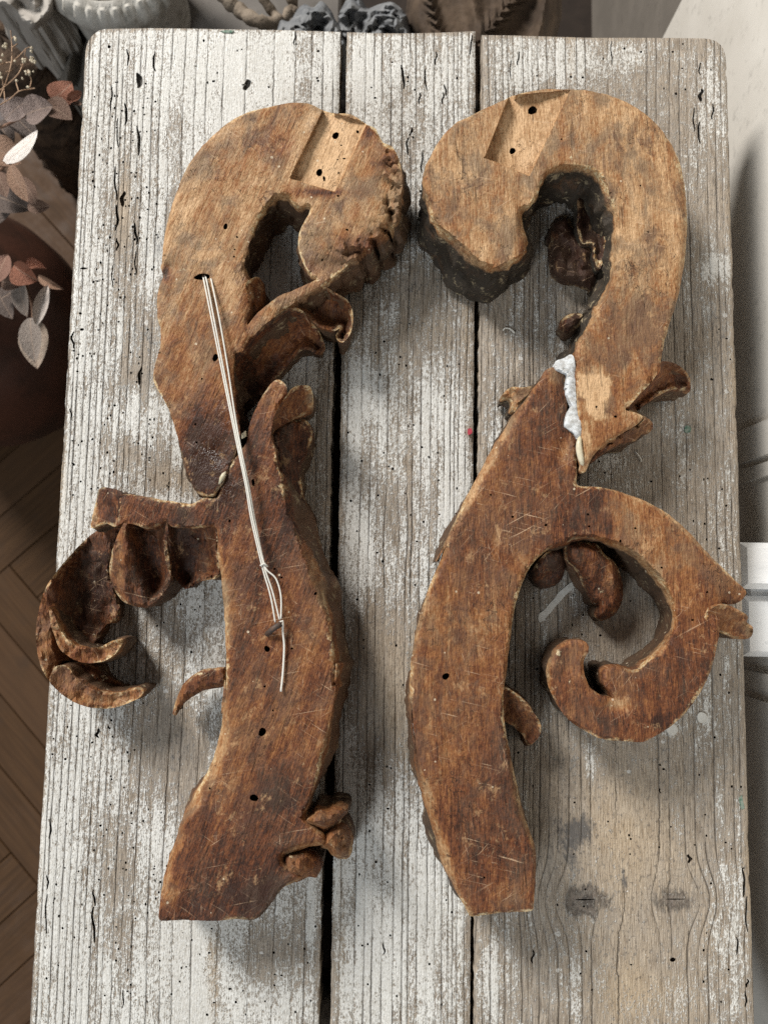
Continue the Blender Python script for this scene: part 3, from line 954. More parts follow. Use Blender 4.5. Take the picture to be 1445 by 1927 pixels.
TTH = 0.030
for pi, po in enumerate(pl_out):
    po = np.array(po, float)
    # resample + ragged edge
    O = smooth(po, 5.0, True, 0.0)
    s_ = np.arange(len(O))
    rag = 1.1 * fbm(O[:, 1] / 26, O[:, 0] / 60, pi + 0.7) + 0.5 * fbm(O[:, 1] / 7, O[:, 0] / 30, pi + 5.7)
    gouge = np.maximum(0, fbm(O[:, 1] / 46, O[:, 0] * 0, pi + 20.2) - 0.22) * 9
    midx = O[:, 0].mean()
    vert = (O[:, 1] > 130)
    O[:, 0] += np.where(vert, rag - np.sign(O[:, 0] - midx) * gouge * (0.8 if pi != 1 else 0.4), 0)
    O[:, 1] += np.where(~vert, rag * 0.7, 0)
    lo, hi = O.min(0), O.max(0)
    gx, gy = np.meshgrid(np.arange(lo[0], hi[0], 7.5), np.arange(lo[1], hi[1], 11.0))
    G = np.stack([gx.ravel(), gy.ravel()], 1) + rngh.uniform(-1.5, 1.5, (gx.size, 2))
    G = G[inside(G, O)]
    G = G[dist_poly(G, [O]) > 4]
    rp, rz, re_ = [], [], []
    HA = np.array(HOLES)
    HA = HA[inside(HA[:, :2], O)]
    HA = HA[dist_poly(HA[:, :2], [O]) > np.maximum(HA[:, 2], 2) + 4]
    for (x, y, rx, ry) in HA:
        G = G[(((G - (x, y)) / (rx + 2.0, ry + 2.0)) ** 2).sum(1) > 1]
        long_ = ry >= 5 and ry > rx
        nn = 22 if long_ else 8
        for f, d in ((1.12, 0), (0.88, 1), (0.3, 1)):
            for q in range(nn):
                a = (q + 0.37) * 2 * math.pi / nn
                sy = math.sin(a)
                xo = (math.sin(f * sy * 2.6 + y) * 0.9 + math.sin(f * sy * 5.3 + x) * 0.4) * min(rx, 3) * 0.8 if long_ else 0
                rx_h = rx * (0.75 if long_ else 1.0)
                wob = 1 + 0.12 * math.sin(2 * a + y)
                rp.append((x + xo + rx_h * f * wob * math.cos(a), y + ry * f * sy))
                rz.append(d * (0.0045 if long_ else 0.006))
            if f > 0.5:
                b0 = len(rp) - nn
                re_ += [(b0 + q, b0 + (q + 1) % nn) for q in range(nn)]
    P = np.vstack([O, G, np.array(rp)])
    pz = np.concatenate([np.zeros(len(O) + len(G)), rz])
    n = len(O)
    vs, es, fs, ov, oe, of = delaunay_2d_cdt([Vector(p) for p in P], [(i, (i + 1) % n) for i in range(n)] + [(len(O) + len(G) + i, len(O) + len(G) + j) for i, j in re_], [], 0, 1e-5)
    V2 = np.array([(v.x, v.y) for v in vs])
    pz2 = np.zeros(len(V2))
    nid = {}
    for i, l in enumerate(ov):
        for a in l:
            nid[a] = i
            pz2[i] = max(pz2[i], pz[a])
    T = np.array([f for f in fs if len(f) == 3])
    T = T[inside(V2[T].mean(1), O)]
    a, b, cc = V2[T[:, 0]], V2[T[:, 1]], V2[T[:, 2]]
    ar = (b[:, 0] - a[:, 0]) * (cc[:, 1] - a[:, 1]) - (b[:, 1] - a[:, 1]) * (cc[:, 0] - a[:, 0])
    T[ar > 0] = T[ar > 0][:, ::-1]
    de = dist_poly(V2, [O])
    zt = -pz2 - 0.0016 * np.clip(1 - de / 6, 0, 1) ** 2 + 0.0007 * fbm(V2[:, 0] / 40, V2[:, 1] / 160, pi + 2.2) + (-0.0015 if pi == 1 else 0)
    W = at(V2, zt)
    # growth-ring coordinate
    xs = V2[:, 0].copy()
    xw = xs + 7 * fbm(V2[:, 1] / 420, xs / 300, pi + 31.0, 2) + 2.2 * fbm(V2[:, 1] / 90, xs / 160, pi + 41.0, 2)
    for (kx, ky_, sx, sy) in knots:
        dx, dy = xw - kx, V2[:, 1] - ky_
        gg = np.exp(-((dx / (sx * 1.9)) ** 2 + (dy / (sy * 1.25)) ** 2))
        xw = kx + dx * (1 - 0.80 * gg)
    # undo the perspective fan so that lines follow the plank
    cl, crr = (LE, G1L) if pi == 0 else ((G1R, G2L) if pi == 1 else (G2R, RE))
    tfrac = (xw - cl(V2[:, 1])) / (crr(V2[:, 1]) - cl(V2[:, 1]))
    xm = cl(1000) + tfrac * (crr(1000) - cl(1000))
    rx_ = np.array([r[0] for r in ring[pi]], float)
    rs_ = np.array([r[1] for r in ring[pi]], float)
    xx = np.linspace(rx_[0] - 60, rx_[-1] + 60, 800)
    uu = np.concatenate([[0], np.cumsum(np.diff(xx) / np.interp(xx[:-1], rx_, rs_))])
    u = np.interp(xm, xx, uu) + pi * 137.0
    dens = 1.0 / (np.interp(xm, rx_, rs_) * PX(0))
    kn = np.zeros(len(V2))
    for (kx, ky_, sx, sy) in knots[:2]:
        rr = np.sqrt(((V2[:, 0] - kx) / (sx * 1.05)) ** 2 + ((V2[:, 1] - ky_) / (sy * 0.62)) ** 2)
        kn = np.maximum(kn, np.clip((1.10 if kx < 1200 else 0.98) - 0.5 * rr, 0, 1))
    base = len(V2)
    VV, FF = [W], [tuple(t) for t in T]
    prev = np.array([nid[i] for i in range(n)])
    ar0 = ((O[:, 0] * np.roll(O[:, 1], -1)) - (np.roll(O[:, 0], -1) * O[:, 1])).sum()
    attr = dict(u=[u], dens=[dens], knot=[kn], paint=[blob(V2, P_BLOB, paint0[pi]) - 0.35 * np.clip(1 - de / 7, 0, 1)], grime=[blob(V2, G_BLOB, 0.02)], warm=[np.clip(blob(V2, W_BLOB, 0.05), 0, 1)],
                pit=[np.clip(pz2 / 0.004, 0, 1) * 0.8])
    for r, zz in enumerate((-0.004, -0.012, -TTH)):
        q = W[prev].copy() if r == 0 else VV[-1].copy()
        if r == 0:
            q = W[[nid[i] for i in range(n)]].copy()
        q[:, 2] = zz
        q[:, :2] += 0.0006 * np.stack([vn(O[:, 1] / 9, O[:, 0] / 9, r + 3), vn(O[:, 1] / 9, O[:, 0] / 9, r + 13)], 1)
        VV.append(q)
        cur = np.arange(base, base + n)
        base += n
        for i in range(n):
            j = (i + 1) % n
            f = (prev[i], cur[i], cur[j], prev[j])
            FF.append(f if ar0 < 0 else f[::-1])
        prev = cur
        idn = [nid[i] for i in range(n)]
        attr['u'].append(u[idn])
        attr['dens'].append(dens[idn])
        attr['knot'].append(np.zeros(n))
        attr['paint'].append(np.full(n, 0.25))
        attr['grime'].append(np.full(n, 0.35))
        attr['warm'].append(np.full(n, 0.4))
        attr['pit'].append(np.full(n, 0.25 * r))
    o = mesh('plank', np.vstack(VV), FF, M_TABLE, None, {k: np.concatenate(v) for k, v in attr.items()}, sharp=50)
    child(o, table)

M_APRON = mat_simple('grey_table_frame', (0.20, 0.17, 0.14), (0.33, 0.30, 0.26), 40, 0.8, 0.4, 0.002, (4, 4, 0.5))
cA, cB = at1(LE(300), 300, 0), at1(RE(300), 300, 0)
yT, yL = at1(700, 100, 0).y, at1(700, 2080, 0).y
x0, x1 = cA.x + 0.03, cB.x - 0.03
for (X, Y) in ((x0, yT - 0.06), (x1, yT - 0.06), (x0, yL + 0.05), (x1, yL + 0.05)):
    V, Fc = box(X, Y, (FLOOR_Z - 0.032) / 2 + 0.0, 0.045, 0.045, -0.032 - FLOOR_Z, 0.003)
    child(mesh('leg', V, Fc, M_APRON, sharp=30), table)
for (X, Y, sx, sy) in ((x0 + 0.0, (yT + yL) / 2, 0.02, yT - yL - 0.17), (x1, (yT + yL) / 2, 0.02, yT - yL - 0.17), ((x0 + x1) / 2, yT - 0.06, x1 - x0 - 0.05, 0.02), ((x0 + x1) / 2, yL + 0.05, x1 - x0 - 0.05, 0.02)):
    V, Fc = box(X, Y, -0.077, sx, sy, 0.088, 0.002)
    child(mesh('apron', V, Fc, M_APRON, sharp=30), table)
for yy in (250, 1150, 1800):
    p = at1(740, yy, 0)
    V, Fc = box((x0 + x1) / 2, p.y, -0.045, x1 - x0 - 0.03, 0.05, 0.026, 0.002)
    child(mesh('shade_batten', V, Fc, M_SHADE_BROWN, sharp=30), table)  # shade put into the colour so the plank gaps stay black

for gl_, gr_ in ((G1L, G1R), (G2L, G2R)):  # strips added below the gaps only to make them dark
    pa, pb = at1((gl_(150) + gr_(150)) / 2, 150, -0.03), at1((gl_(2000) + gr_(2000)) / 2, 2000, -0.03)
    V, Fc = box((pa.x + pb.x) / 2, (pa.y + pb.y) / 2, -0.066, 0.05, pa.y - pb.y, 0.014, 0.001)
    child(mesh('shade_batten', V, Fc, M_SHADE_BROWN, sharp=30), table)
# paint marks on the planks
M_SMEAR = mat_simple('cream_paint_smear', (0.52, 0.50, 0.45), (0.62, 0.60, 0.55), 90, 0.7, 0.3, 0.0006)
M_GREEN = mat_simple('green_paint_fleck', (0.06, 0.13, 0.09), (0.25, 0.29, 0.24), 420, 0.7, 0.3, 0.0004)
M_RED = mat_simple('red_paint_fleck', (0.32, 0.03, 0.05), (0.42, 0.05, 0.07), 300, 0.7, 0.3, 0.0004)


def smear(outline, m, seed):
    slab('paint_mark', outline, 0.0011, -0.0015, mat=m, parent=table, seed=seed, spacing=3.0, rounding=(2, 0.0003), rings=2, wallrough=0.0, rough=0.0003, jit=2.5)


smear(Z7((530, 350), (560, 318), (610, 260), (660, 215), (692, 192), (698, 212), (660, 245), (610, 300), (565, 352), (540, 374)), M_SMEAR, 61)
smear([(1254, 1366), (1262, 1360), (1272, 1366), (1274, 1378), (1262, 1384), (1254, 1376)], M_SMEAR, 62)
smear([(1312, 1344), (1322, 1340), (1330, 1348), (1326, 1360), (1314, 1358)], M_SMEAR, 63)
smear([(1390, 1500), (1395, 1496), (1398, 1508), (1399, 1522), (1394, 1524), (1392, 1512)], M_GREEN, 64)
smear([(1288, 804), (1294, 800), (1300, 806), (1296, 814), (1288, 813)], M_GREEN, 65)
smear([(414, 58), (424, 56), (440, 57), (436, 61), (420, 61)], M_GREEN, 66)
smear([(880, 808), (886, 807), (888, 815), (882, 818)], M_RED, 67)

# ================================================================== LEFT SCROLL
TOP = 0.062
sl = empty('carved_scroll', at1(480, 1000, 0.0))
tag(sl, 'broken brown carved wood scroll laced with white string, left on the table', 'carving', 'pair of carved wooden scrolls')


def body_top(base, dips=()):
    """flat sawn back with shallow dents: dips = (x, y, rx, ry, depth)"""
    def f(P, d):
        z = np.full(len(P), base)
        for (x, y, rx, ry, dep) in dips:
            z -= dep * np.exp(-(((P[:, 0] - x) / rx) ** 2 + ((P[:, 1] - y) / ry) ** 2))
        return z
    return f


def recess(base, quad, d0, d1, dips=()):
    """rectangular housing cut into the back; quad in photo px, depth falls from d0 (first edge) to d1"""
    q = np.array(quad, float)
    bt = body_top(base, dips)

    def f(P, d):
        z = bt(P, d)
        m = inside(P, q)
        e = q[3] - q[0]
        t = np.clip(((P - q[0]) * e).sum(1) / (e ** 2).sum(), 0, 1)
        return z - np.where(m, d0 * (1 - t) + d1 * t, 0)
    return f


def edge_extra(quad, k=5, off=0.9):
    """paired points either side of a housing's edges to keep them crisp"""
    q = np.array(quad, float)
    c = q.mean(0)
    out = []
    n = len(q)
    for i in range(n):
        a, b = q[i], q[(i + 1) % n]
        L = np.linalg.norm(b - a)
        nn = (c - (a + b) / 2)
        t = (b - a) / L
        nn = nn - t * (nn @ t)
        nn /= np.linalg.norm(nn)
        for s in np.arange(2, L - 1, 4.0):
            p = a + t * s
            out += [p + nn * off, p - nn * off]
    return np.array(out)


rq = [Z1((940, 128))[0], Z1((765, 488))[0], Z1((1000, 560))[0], Z1((1168, 200))[0]]
hole1 = Z1((752, 585), (800, 640), (872, 640), (850, 700), (820, 760), (808, 825), (816, 880), (848, 955), (882, 1008), (905, 1015), (800, 1068), (700, 1110), (600, 1190), (545, 1250),
           (560, 1150), (565, 1060), (545, 1010), (528, 965), (530, 925), (548, 850), (582, 750), (632, 650), (690, 592))
out1 = Z1((97, 930), (105, 830), (130, 700), (175, 560), (230, 430), (300, 330), (380, 250), (470, 180), (570, 135), (680, 110), (780, 92), (880, 103), (940, 133), (1000, 148), (1060, 150), (1120, 172), (1165, 205),
          (1215, 232), (1250, 298), (1300, 322), (1335, 385), (1350, 450), (1352, 530), (1335, 610), (1328, 700), (1275, 775), (1215, 815), (1180, 860), (1110, 900), (1060, 950), (1000, 1000), (940, 1050),
          (850, 1100), (745, 1168), (640, 1250), (560, 1330), (515, 1400)) + \
    Z2((945, 430), (930, 500), (938, 600), (948, 700), (962, 780), (945, 850), (922, 930), (880, 1010), (845, 1050), (800, 1052), (765, 1035), (735, 960), (705, 860), (672, 745), (640, 660), (602, 592), (582, 550), (586, 490), (611, 400), (611, 330),
       (600, 270), (597, 200), (605, 140), (622, 95), (613, 55))


def tone_l1(P):
    return 0.16 + 0.22 * sstep(480, 700, P[:, 1]) + 0.16 * sstep(700, 800, P[:, 1]) + 0.08 * sstep(560, 640, P[:, 0]) * sstep(500, 380, P[:, 1])


pits1 = [(x, y, rx, ry, 0.014) for (x, y, rx, ry) in
         [(*Z1((430, 740))[0], 4, 5), (*Z1((1005, 265))[0], 6, 6), (*Z1((920, 458))[0], 6, 6), (*Z1((490, 795))[0], 1.8, 2), (*Z1((478, 860))[0], 1.6, 1.6), (*Z1((475, 898))[0], 1.8, 1.8),
          (*Z1((1065, 757))[0], 2.4, 2), (*Z1((1035, 315))[0], 1.5, 1.5), (*Z1((1120, 245))[0], 2.2, 3), (*Z1((1015, 390))[0], 1.4, 1.4), (*Z1((1020, 460))[0], 1.6, 1.6), (*Z1((1018, 580))[0], 2, 2), (*Z1((945, 490))[0], 2, 5), (*Z1((1050, 385))[0], 2.8, 1.4),
          (381, 521, 15, 5), (*Z2((852, 450))[0], 5, 6.5), (*Z2((793, 543))[0], 1.7, 1.7), (*Z2((765, 742))[0], 2, 2), (*Z2((770, 822))[0], 2, 2), (*Z1((935, 915))[0], 2, 2)]]
upper = slab('upper_block', out1, recess(TOP, rq, 0.0075, 0.0024,
             dips=[(318, 505, 16, 16, 0.003), (640, 500, 40, 16, 0.004), (735, 420, 14, 60, 0.004), (720, 440, 30, 22, 0.004), (400, 850, 50, 60, 0.003), (470, 560, 10, 60, 0.002)]), 0.006,
             holes=[hole1], pits=pits1, tone=tone_l1, grain=-0.34, flare=[(730, 470, 90, 22), (755, 350, 50, 10), (580, 200, 90, 7), (340, 330, 60, 5), (560, 430, 60, 6)], parent=sl, dark=0.5, seed=1, edgew=1.0,
             fresh=[(rq, -0.02)], extra=edge_extra(rq), rough=0.0006, rot=[(744, 420, 18, 75, 0.010), (695, 482, 55, 22, 0.011), (722, 452, 28, 28, 0.009), (735, 300, 14, 30, 0.006)], bevels=[(545, 340, 60, 7, 0.004), (318, 420, 60, 4, 0.004)],
             tones=[(*Z1((960, 330))[0], 34, 70, 0.02), (*Z1((690, 330))[0], 45, 30, 0.42), (*Z1((990, 230))[0], 20, 18, 0.45), (*Z1((930, 560))[0], 50, 8, 0.75), (*Z1((1190, 250))[0], 16, 18, 0.7), (*Z1((1290, 380))[0], 24, 40, 0.55), (*Z1((830, 1000))[0], 60, 40, 0.5), (*Z1((1200, 840))[0], 60, 24, 0.62),
                    (400, 830, 46, 60, 0.85), (390, 880, 50, 50, 0.9), (430, 760, 34, 40, 0.55), (312, 516, 10, 16, 0.9), (620, 600, 60, 40, 0.5), (330, 770, 26, 50, 0.35), (480, 560, 20, 60, 0.45)],
             cream=[(345, 508, 24, 9, 0.62), (655, 503, 8, 8, 0.7), (420, 870, 16, 12, 0.5)], glue=[(395, 850, 40, 60), (420, 790, 20, 40)], wallrough=0.0052, rings=9)



def plane(a, b, c, conc=0.0, w=14, ridge=0.0):
    """tilted leaf surface through three (x, y, z) photo points, hollowed by conc between its rims"""
    A = np.array([[a[0], a[1], 1], [b[0], b[1], 1], [c[0], c[1], 1]], float)
    s = np.linalg.solve(A, np.array([a[2], b[2], c[2]], float))

    def f(P, d):
        return P[:, 0] * s[0] + P[:, 1] * s[1] + s[2] - conc * (1 - np.exp(-(d / w) ** 2)) + ridge * np.exp(-d / 5)
    return f


# curled acanthus tip beside the volute
slab('leaf', Z1((800, 1078), (880, 1045), (935, 1045), (1000, 1085), (1060, 1118), (1090, 1170), (1097, 1230), (1080, 1300), (1045, 1345), (1015, 1335), (1005, 1310), (1030, 1270), (1000, 1285), (930, 1270), (880, 1235), (820, 1180), (780, 1150), (740, 1175), (720, 1150)),
     plane((560, 560, 0.056), (660, 590, 0.050), (640, 640, 0.042), 0.020, 10), 0.004, tone=0.55, parent=sl, facet=0.0011, seed=3, rounding=(4, 0.0025), dark=0.3, cream=[(655, 600, 8, 30, 0.45)], wallrough=0.0015, undercut=0.002)
# broad hollow leaf below it
slab('leaf', Z1((745, 1172), (800, 1165), (850, 1200), (900, 1255), (940, 1330), (950, 1385), (920, 1412)) + Z2((1240, 415), (1180, 470), (1130, 530), (1080, 585), (1040, 640), (1000, 690), (965, 720), (948, 700), (938, 600), (930, 500), (948, 430)) + Z1((515, 1395), (580, 1310), (660, 1235)),
     plane((445, 680, 0.058), (590, 600, 0.046), (540, 720, 0.014), 0.016, 16), 0.0, tone=0.66, parent=sl, facet=0.0011, seed=4, rounding=(5, 0.0025), dark=0.5, cream=[(560, 665, 26, 14, 0.42)], grain=-0.6, tones=[(470, 740, 20, 60, 0.92), (500, 640, 50, 20, 0.5)], undercut=0.003)
# small folded leaf inside the volute opening
slab('leaf', Z1((535, 1045), (560, 1015), (598, 1003), (622, 1030), (628, 1080), (615, 1140), (580, 1200), (545, 1262), (535, 1230), (552, 1150)),
     plane((470, 560, 0.060), (495, 530, 0.050), (470, 610, 0.052), 0.004, 6), 0.004, tone=0.5, parent=sl, facet=0.0011, seed=5, rounding=(4, 0.003), dark=0.4, cream=[(487, 560, 8, 40, 0.62)])

# ---- lower half
out2 = Z2((1130, 546), (1100, 560), (1062, 610), (1022, 690), (998, 760), (988, 820), (960, 862), (930, 905), (903, 960), (873, 1030), (852, 1066), (800, 1066), (750, 1090), (700, 1086), (640, 1076), (560, 1062), (440, 1050), (432, 1100), (415, 1185)) + \
    Z3((430, 190), (470, 195), (540, 210), (600, 190), (615, 182), (640, 205), (700, 212), (770, 208), (830, 215), (836, 330), (850, 420), (862, 560), (870, 700), (872, 830), (866, 940), (850, 1000)) + \
    Z4((515, 100), (522, 200), (500, 300), (500, 370), (470, 500), (440, 600), (398, 700), (340, 800), (300, 895), (232, 1015), (212, 1090), (170, 1210), (130, 1350), (106, 1510), (98, 1590), (108, 1618), (150, 1622), (265, 1617), (400, 1622), (590, 1612), (700, 1612),
       (770, 1560), (825, 1480), (880, 1415), (960, 1375), (1010, 1340), (960, 1290), (890, 1240), (900, 1205), (980, 1180), (1060, 1150), (1130, 1140), (1150, 1090), (1100, 1040), (1040, 990), (1012, 970),
       (1050, 860), (1090, 740), (1130, 560), (1172, 400), (1207, 200), (1222, 0)) + \
    Z3((1330, 900), (1328, 800), (1318, 690), (1308, 600), (1290, 520), (1280, 470), (1250, 410), (1220, 350), (1170, 230), (1130, 130), (1105, 0)) + \
    Z2((1125, 920), (1110, 845), (1096, 790), (1105, 725), (1130, 665), (1165, 610), (1162, 572))


def tone_l2(P):
    t = 0.56 + 0.10 * fbm(P[:, 0] / 130, P[:, 1] / 130, 3.0)
    t = t + 0.14 * sstep(1480, 1680, P[:, 1]) + 0.10 * sstep(1130, 950, P[:, 1])
    return t - 0.10 * sstep(420, 640, P[:, 0]) * sstep(950, 1250, P[:, 1])


pits2 = [(x, y, rx, ry, 0.014) for (x, y, rx, ry) in
         [(*Z3((1045, 725))[0], 5, 5.5), (*Z3((1025, 1078))[0], 7, 7), (*Z4((700, 845))[0], 7, 6.5), (*Z3((885, 182))[0], 2, 2), (*Z3((1107, 422))[0], 2, 2), (*Z3((1150, 723))[0], 2, 2), (*Z3((1035, 885))[0], 2, 2), (*Z3((1070, 987))[0], 1.8, 1.8),
          (*Z2((915, 1165))[0], 2, 2), (*Z3((1077, 385))[0], 2, 2), (*Z4((820, 292))[0], 1.8, 1.8), (*Z4((765, 140))[0], 1.8, 1.8), (*Z4((420, 785))[0], 1.8, 1.8), (*Z3((1250, 490))[0], 2.4, 3), (*Z2((1018, 998))[0], 3, 6), (*Z2((880, 820))[0], 1.8, 1.8)]]
lower = slab('lower_block', out2, body_top(TOP - 0.002, dips=[(358, 1706, 20, 22, 0.0028), (400, 1130, 10, 120, 0.002), (390, 1480, 30, 90, 0.003), (330, 1600, 16, 60, 0.004), (500, 770, 30, 40, 0.003), (600, 1110, 16, 24, 0.003), (560, 1620, 30, 24, 0.006)]), 0.004,
             pits=pits2, tone=tone_l2, grain=-0.30, parent=sl, dark=0.35, seed=6, rough=0.0006, bevels=[(395, 1450, 110, 20, 0.009), (330, 1620, 70, 15, 0.007), (420, 1120, 120, 9, 0.004), (605, 1100, 50, 12, 0.006), (560, 1600, 60, 10, 0.005)],
             flare=[(600, 1080, 90, 24), (560, 940, 90, 30), (620, 1250, 110, 22), (600, 1420, 90, 18), (370, 1470, 90, 8), (520, 1690, 60, 10), (330, 1650, 60, 4)],
             tones=[(*Z2((890, 1020))[0], 26, 26, 0.95), (*Z4((300, 1530))[0], 20, 20, 0.85), (*Z4((160, 1450))[0], 20, 30, 0.35), (*Z4((600, 1480))[0], 60, 26, 0.85), (*Z4((1150, 1150))[0], 14, 10, 0.25), (330, 985, 60, 26, 0.7), (260, 950, 50, 20, 0.7), (480, 950, 30, 60, 0.62),
                    (*Z4((700, 870))[0], 14, 8, 0.1), (*Z3((1285, 450))[0], 10, 16, 0.2), (*Z3((880, 600))[0], 8, 120, 0.35), (*Z4((450, 600))[0], 16, 60, 0.38), (*Z2((1100, 640))[0], 24, 40, 0.45), (470, 1420, 40, 60, 0.5), (520, 1500, 50, 60, 0.72)],
             cream=[(602, 1105, 6, 14, 0.55), (*Z3((865, 330))[0], 6, 60, 0.5), (*Z4((500, 350))[0], 8, 60, 0.55), (*Z4((430, 700))[0], 12, 40, 0.5), (*Z4((600, 560))[0], 14, 12, 0.45), (*Z4((1020, 930))[0], 8, 26, 0.55), (*Z4((930, 1220))[0], 16, 12, 0.6), (445, 870, 14, 20, 0.55)], glue=[(420, 920, 30, 30), (560, 1690, 60, 30)], wallrough=0.0030)

# stub end of the side arm
slab('arm_end', Z2((445, 1046), (392, 1022), (346, 1024), (330, 1080), (313, 1150), (309, 1197), (350, 1182), (380, 1178), (418, 1190), (440, 1120)),
     plane((190, 930, 0.052), (232, 930, 0.060), (180, 990, 0.050), 0.002, 8), 0.004, tone=0.72, parent=sl, facet=0.0011, seed=7, tones=[(178, 975, 8, 24, 0.05)], dark=0.4, cream=[(178, 980, 6, 20, 0.25)])
# two rounded petals hanging from the arm
slab('petal', Z3((436, 188), (395, 285), (376, 395), (400, 478), (440, 524), (510, 548), (570, 524), (628, 455), (636, 400), (622, 300), (615, 172), (520, 168), (440, 165)),
     lambda P, d: 0.058 - 0.018 * sstep(985, 1140, P[:, 1]) - 0.018 * sstep(248, 285, P[:, 0] - 0.35 * (P[:, 1] - 1060)) * (1 - np.exp(-(d / 11) ** 2)) + 0.004 * np.exp(-((P[:, 0] - 236) / 12) ** 2), 0.0, tone=0.62, parent=sl, facet=0.0011, seed=8, rounding=(6, 0.005), dark=0.5,
     tones=[(290, 1090, 26, 40, 0.78), (225, 1050, 10, 60, 0.42)], cream=[(285, 1085, 30, 40, 0.34)], wallrough=0.002)
slab('petal', Z3((616, 186), (624, 300), (640, 390), (660, 430), (702, 470), (760, 440), (846, 414), (838, 330), (836, 190), (760, 180), (640, 172)),
     lambda P, d: 0.058 - 0.022 * sstep(990, 1100, P[:, 1]) - 0.014 * (1 - np.exp(-(d / 12) ** 2)), 0.0, tone=0.60, parent=sl, facet=0.0011, seed=9, rounding=(5, 0.004), dark=0.5, cream=[(385, 1060, 24, 30, 0.36)], tones=[(350, 1050, 20, 60, 0.85)], wallrough=0.002)
# outer claw: rim band, hollow leaf and two hooked tips
claw = slab('claw_leaf', Z3((392, 190), (300, 238), (220, 316), (150, 398), (100, 480), (72, 580), (63, 660), (70, 740), (92, 815), (122, 862), (150, 850), (160, 780), (235, 775), (300, 740), (350, 650), (362, 622), (414, 604), (416, 520), (386, 430), (378, 350), (400, 280), (430, 200)),
     lambda P, d: 0.053 - 0.029 * sstep(88, 150, P[:, 0] - 0.45 * np.clip(1080 - P[:, 1], 0, 120)) - 0.006 * sstep(960, 1200, P[:, 1]) + 0.004 * np.exp(-(d / 7)) * (P[:, 0] < 150), 0.0, tone=0.55, parent=sl, facet=0.0011, seed=10, rounding=(6, 0.003), dark=0.4,
     tones=[(190, 1080, 32, 90, 0.80), (80, 1180, 14, 110, 0.42), (130, 1060, 24, 60, 0.5), (150, 990, 40, 20, 0.5)], cream=[(150, 1130, 28, 40, 0.42), (145, 1040, 7, 10, 0.8), (70, 1190, 5, 90, 0.6), (200, 1060, 20, 60, 0.3)])
slab('claw_tip', Z3((118, 545), (128, 620), (150, 690), (175, 735), (232, 775), (300, 786), (368, 770), (415, 728), (432, 690), (395, 688), (340, 715), (280, 720), (215, 700), (165, 640), (140, 575)),
     plane((100, 1160, 0.054), (150, 1245, 0.050), (225, 1210, 0.044), 0.004, 5), 0.002, tone=0.45, parent=claw, facet=0.0011, seed=11, rounding=(4, 0.003), dark=0.3, cream=[(150, 1215, 24, 10, 0.55), (215, 1215, 16, 8, 0.45)])
slab('claw_tip', Z3((122, 860), (140, 810), (165, 795), (200, 800), (240, 850), (300, 895), (370, 910), (435, 908), (495, 888), (523, 903), (500, 934), (430, 966), (350, 979), (260, 966), (180, 922)),
     plane((100, 1275, 0.052), (180, 1320, 0.046), (265, 1300, 0.040), 0.003, 6), 0.002, tone=0.48, parent=claw, facet=0.0011, seed=12, rounding=(4, 0.003), dark=0.3, cream=[(180, 1318, 70, 8, 0.5)], tones=[(180, 1318, 80, 10, 0.25)])
slab('claw_hollow', Z3((165, 795), (230, 788), (290, 792), (345, 832), (432, 882), (434, 906), (370, 908), (300, 893), (240, 848), (205, 805)),
     plane((115, 1255, 0.036), (180, 1255, 0.026), (225, 1298, 0.018), 0.006, 6), 0.0, tone=0.6, parent=claw, facet=0.0011, seed=13, rounding=(3, 0.002), dark=0.3, cream=[(175, 1275, 50, 16, 0.62)])
slab('tendril', Z3((868, 808), (820, 806), (770, 815), (705, 858), (665, 925), (644, 1000), (660, 1007), (690, 962), (740, 920), (800, 896), (866, 880)),
     plane((420, 1275, 0.050), (350, 1290, 0.042), (330, 1340, 0.030), -0.004, 6), 0.012, tone=0.55, parent=sl, facet=0.0011, seed=14, rounding=(5, 0.005), dark=0.4, cream=[(370, 1268, 40, 6, 0.75), (332, 1336, 6, 14, 0.7)], undercut=0.004)
# finger leaf at the top right of the lower half
slab('leaf', Z2((1182, 588), (1215, 573), (1268, 578), (1282, 640), (1268, 684), (1225, 705), (1160, 735), (1110, 770), (1098, 788), (1106, 724), (1130, 665), (1160, 618)),
     plane((520, 790, 0.056), (585, 735, 0.052), (580, 770, 0.038), 0.004, 7), 0.004, tone=0.6, parent=sl, facet=0.0011, seed=15, rounding=(4, 0.003), dark=0.5, tones=[(586, 752, 8, 20, 0.05)])
slab('leaf', Z2((1100, 792), (1140, 750), (1210, 722), (1255, 728), (1276, 770), (1268, 830), (1240, 890), (1225, 940), (1236, 1040), (1280, 1180), (1250, 1200), (1200, 1160), (1160, 1060), (1135, 960), (1120, 880)),
     plane((515, 830, 0.046), (585, 800, 0.026), (540, 980, 0.036), 0.0, 7), 0.0, tone=0.72, parent=sl, facet=0.0011, seed=16, rounding=(6, 0.004), dark=0.5, wallrough=0.003)
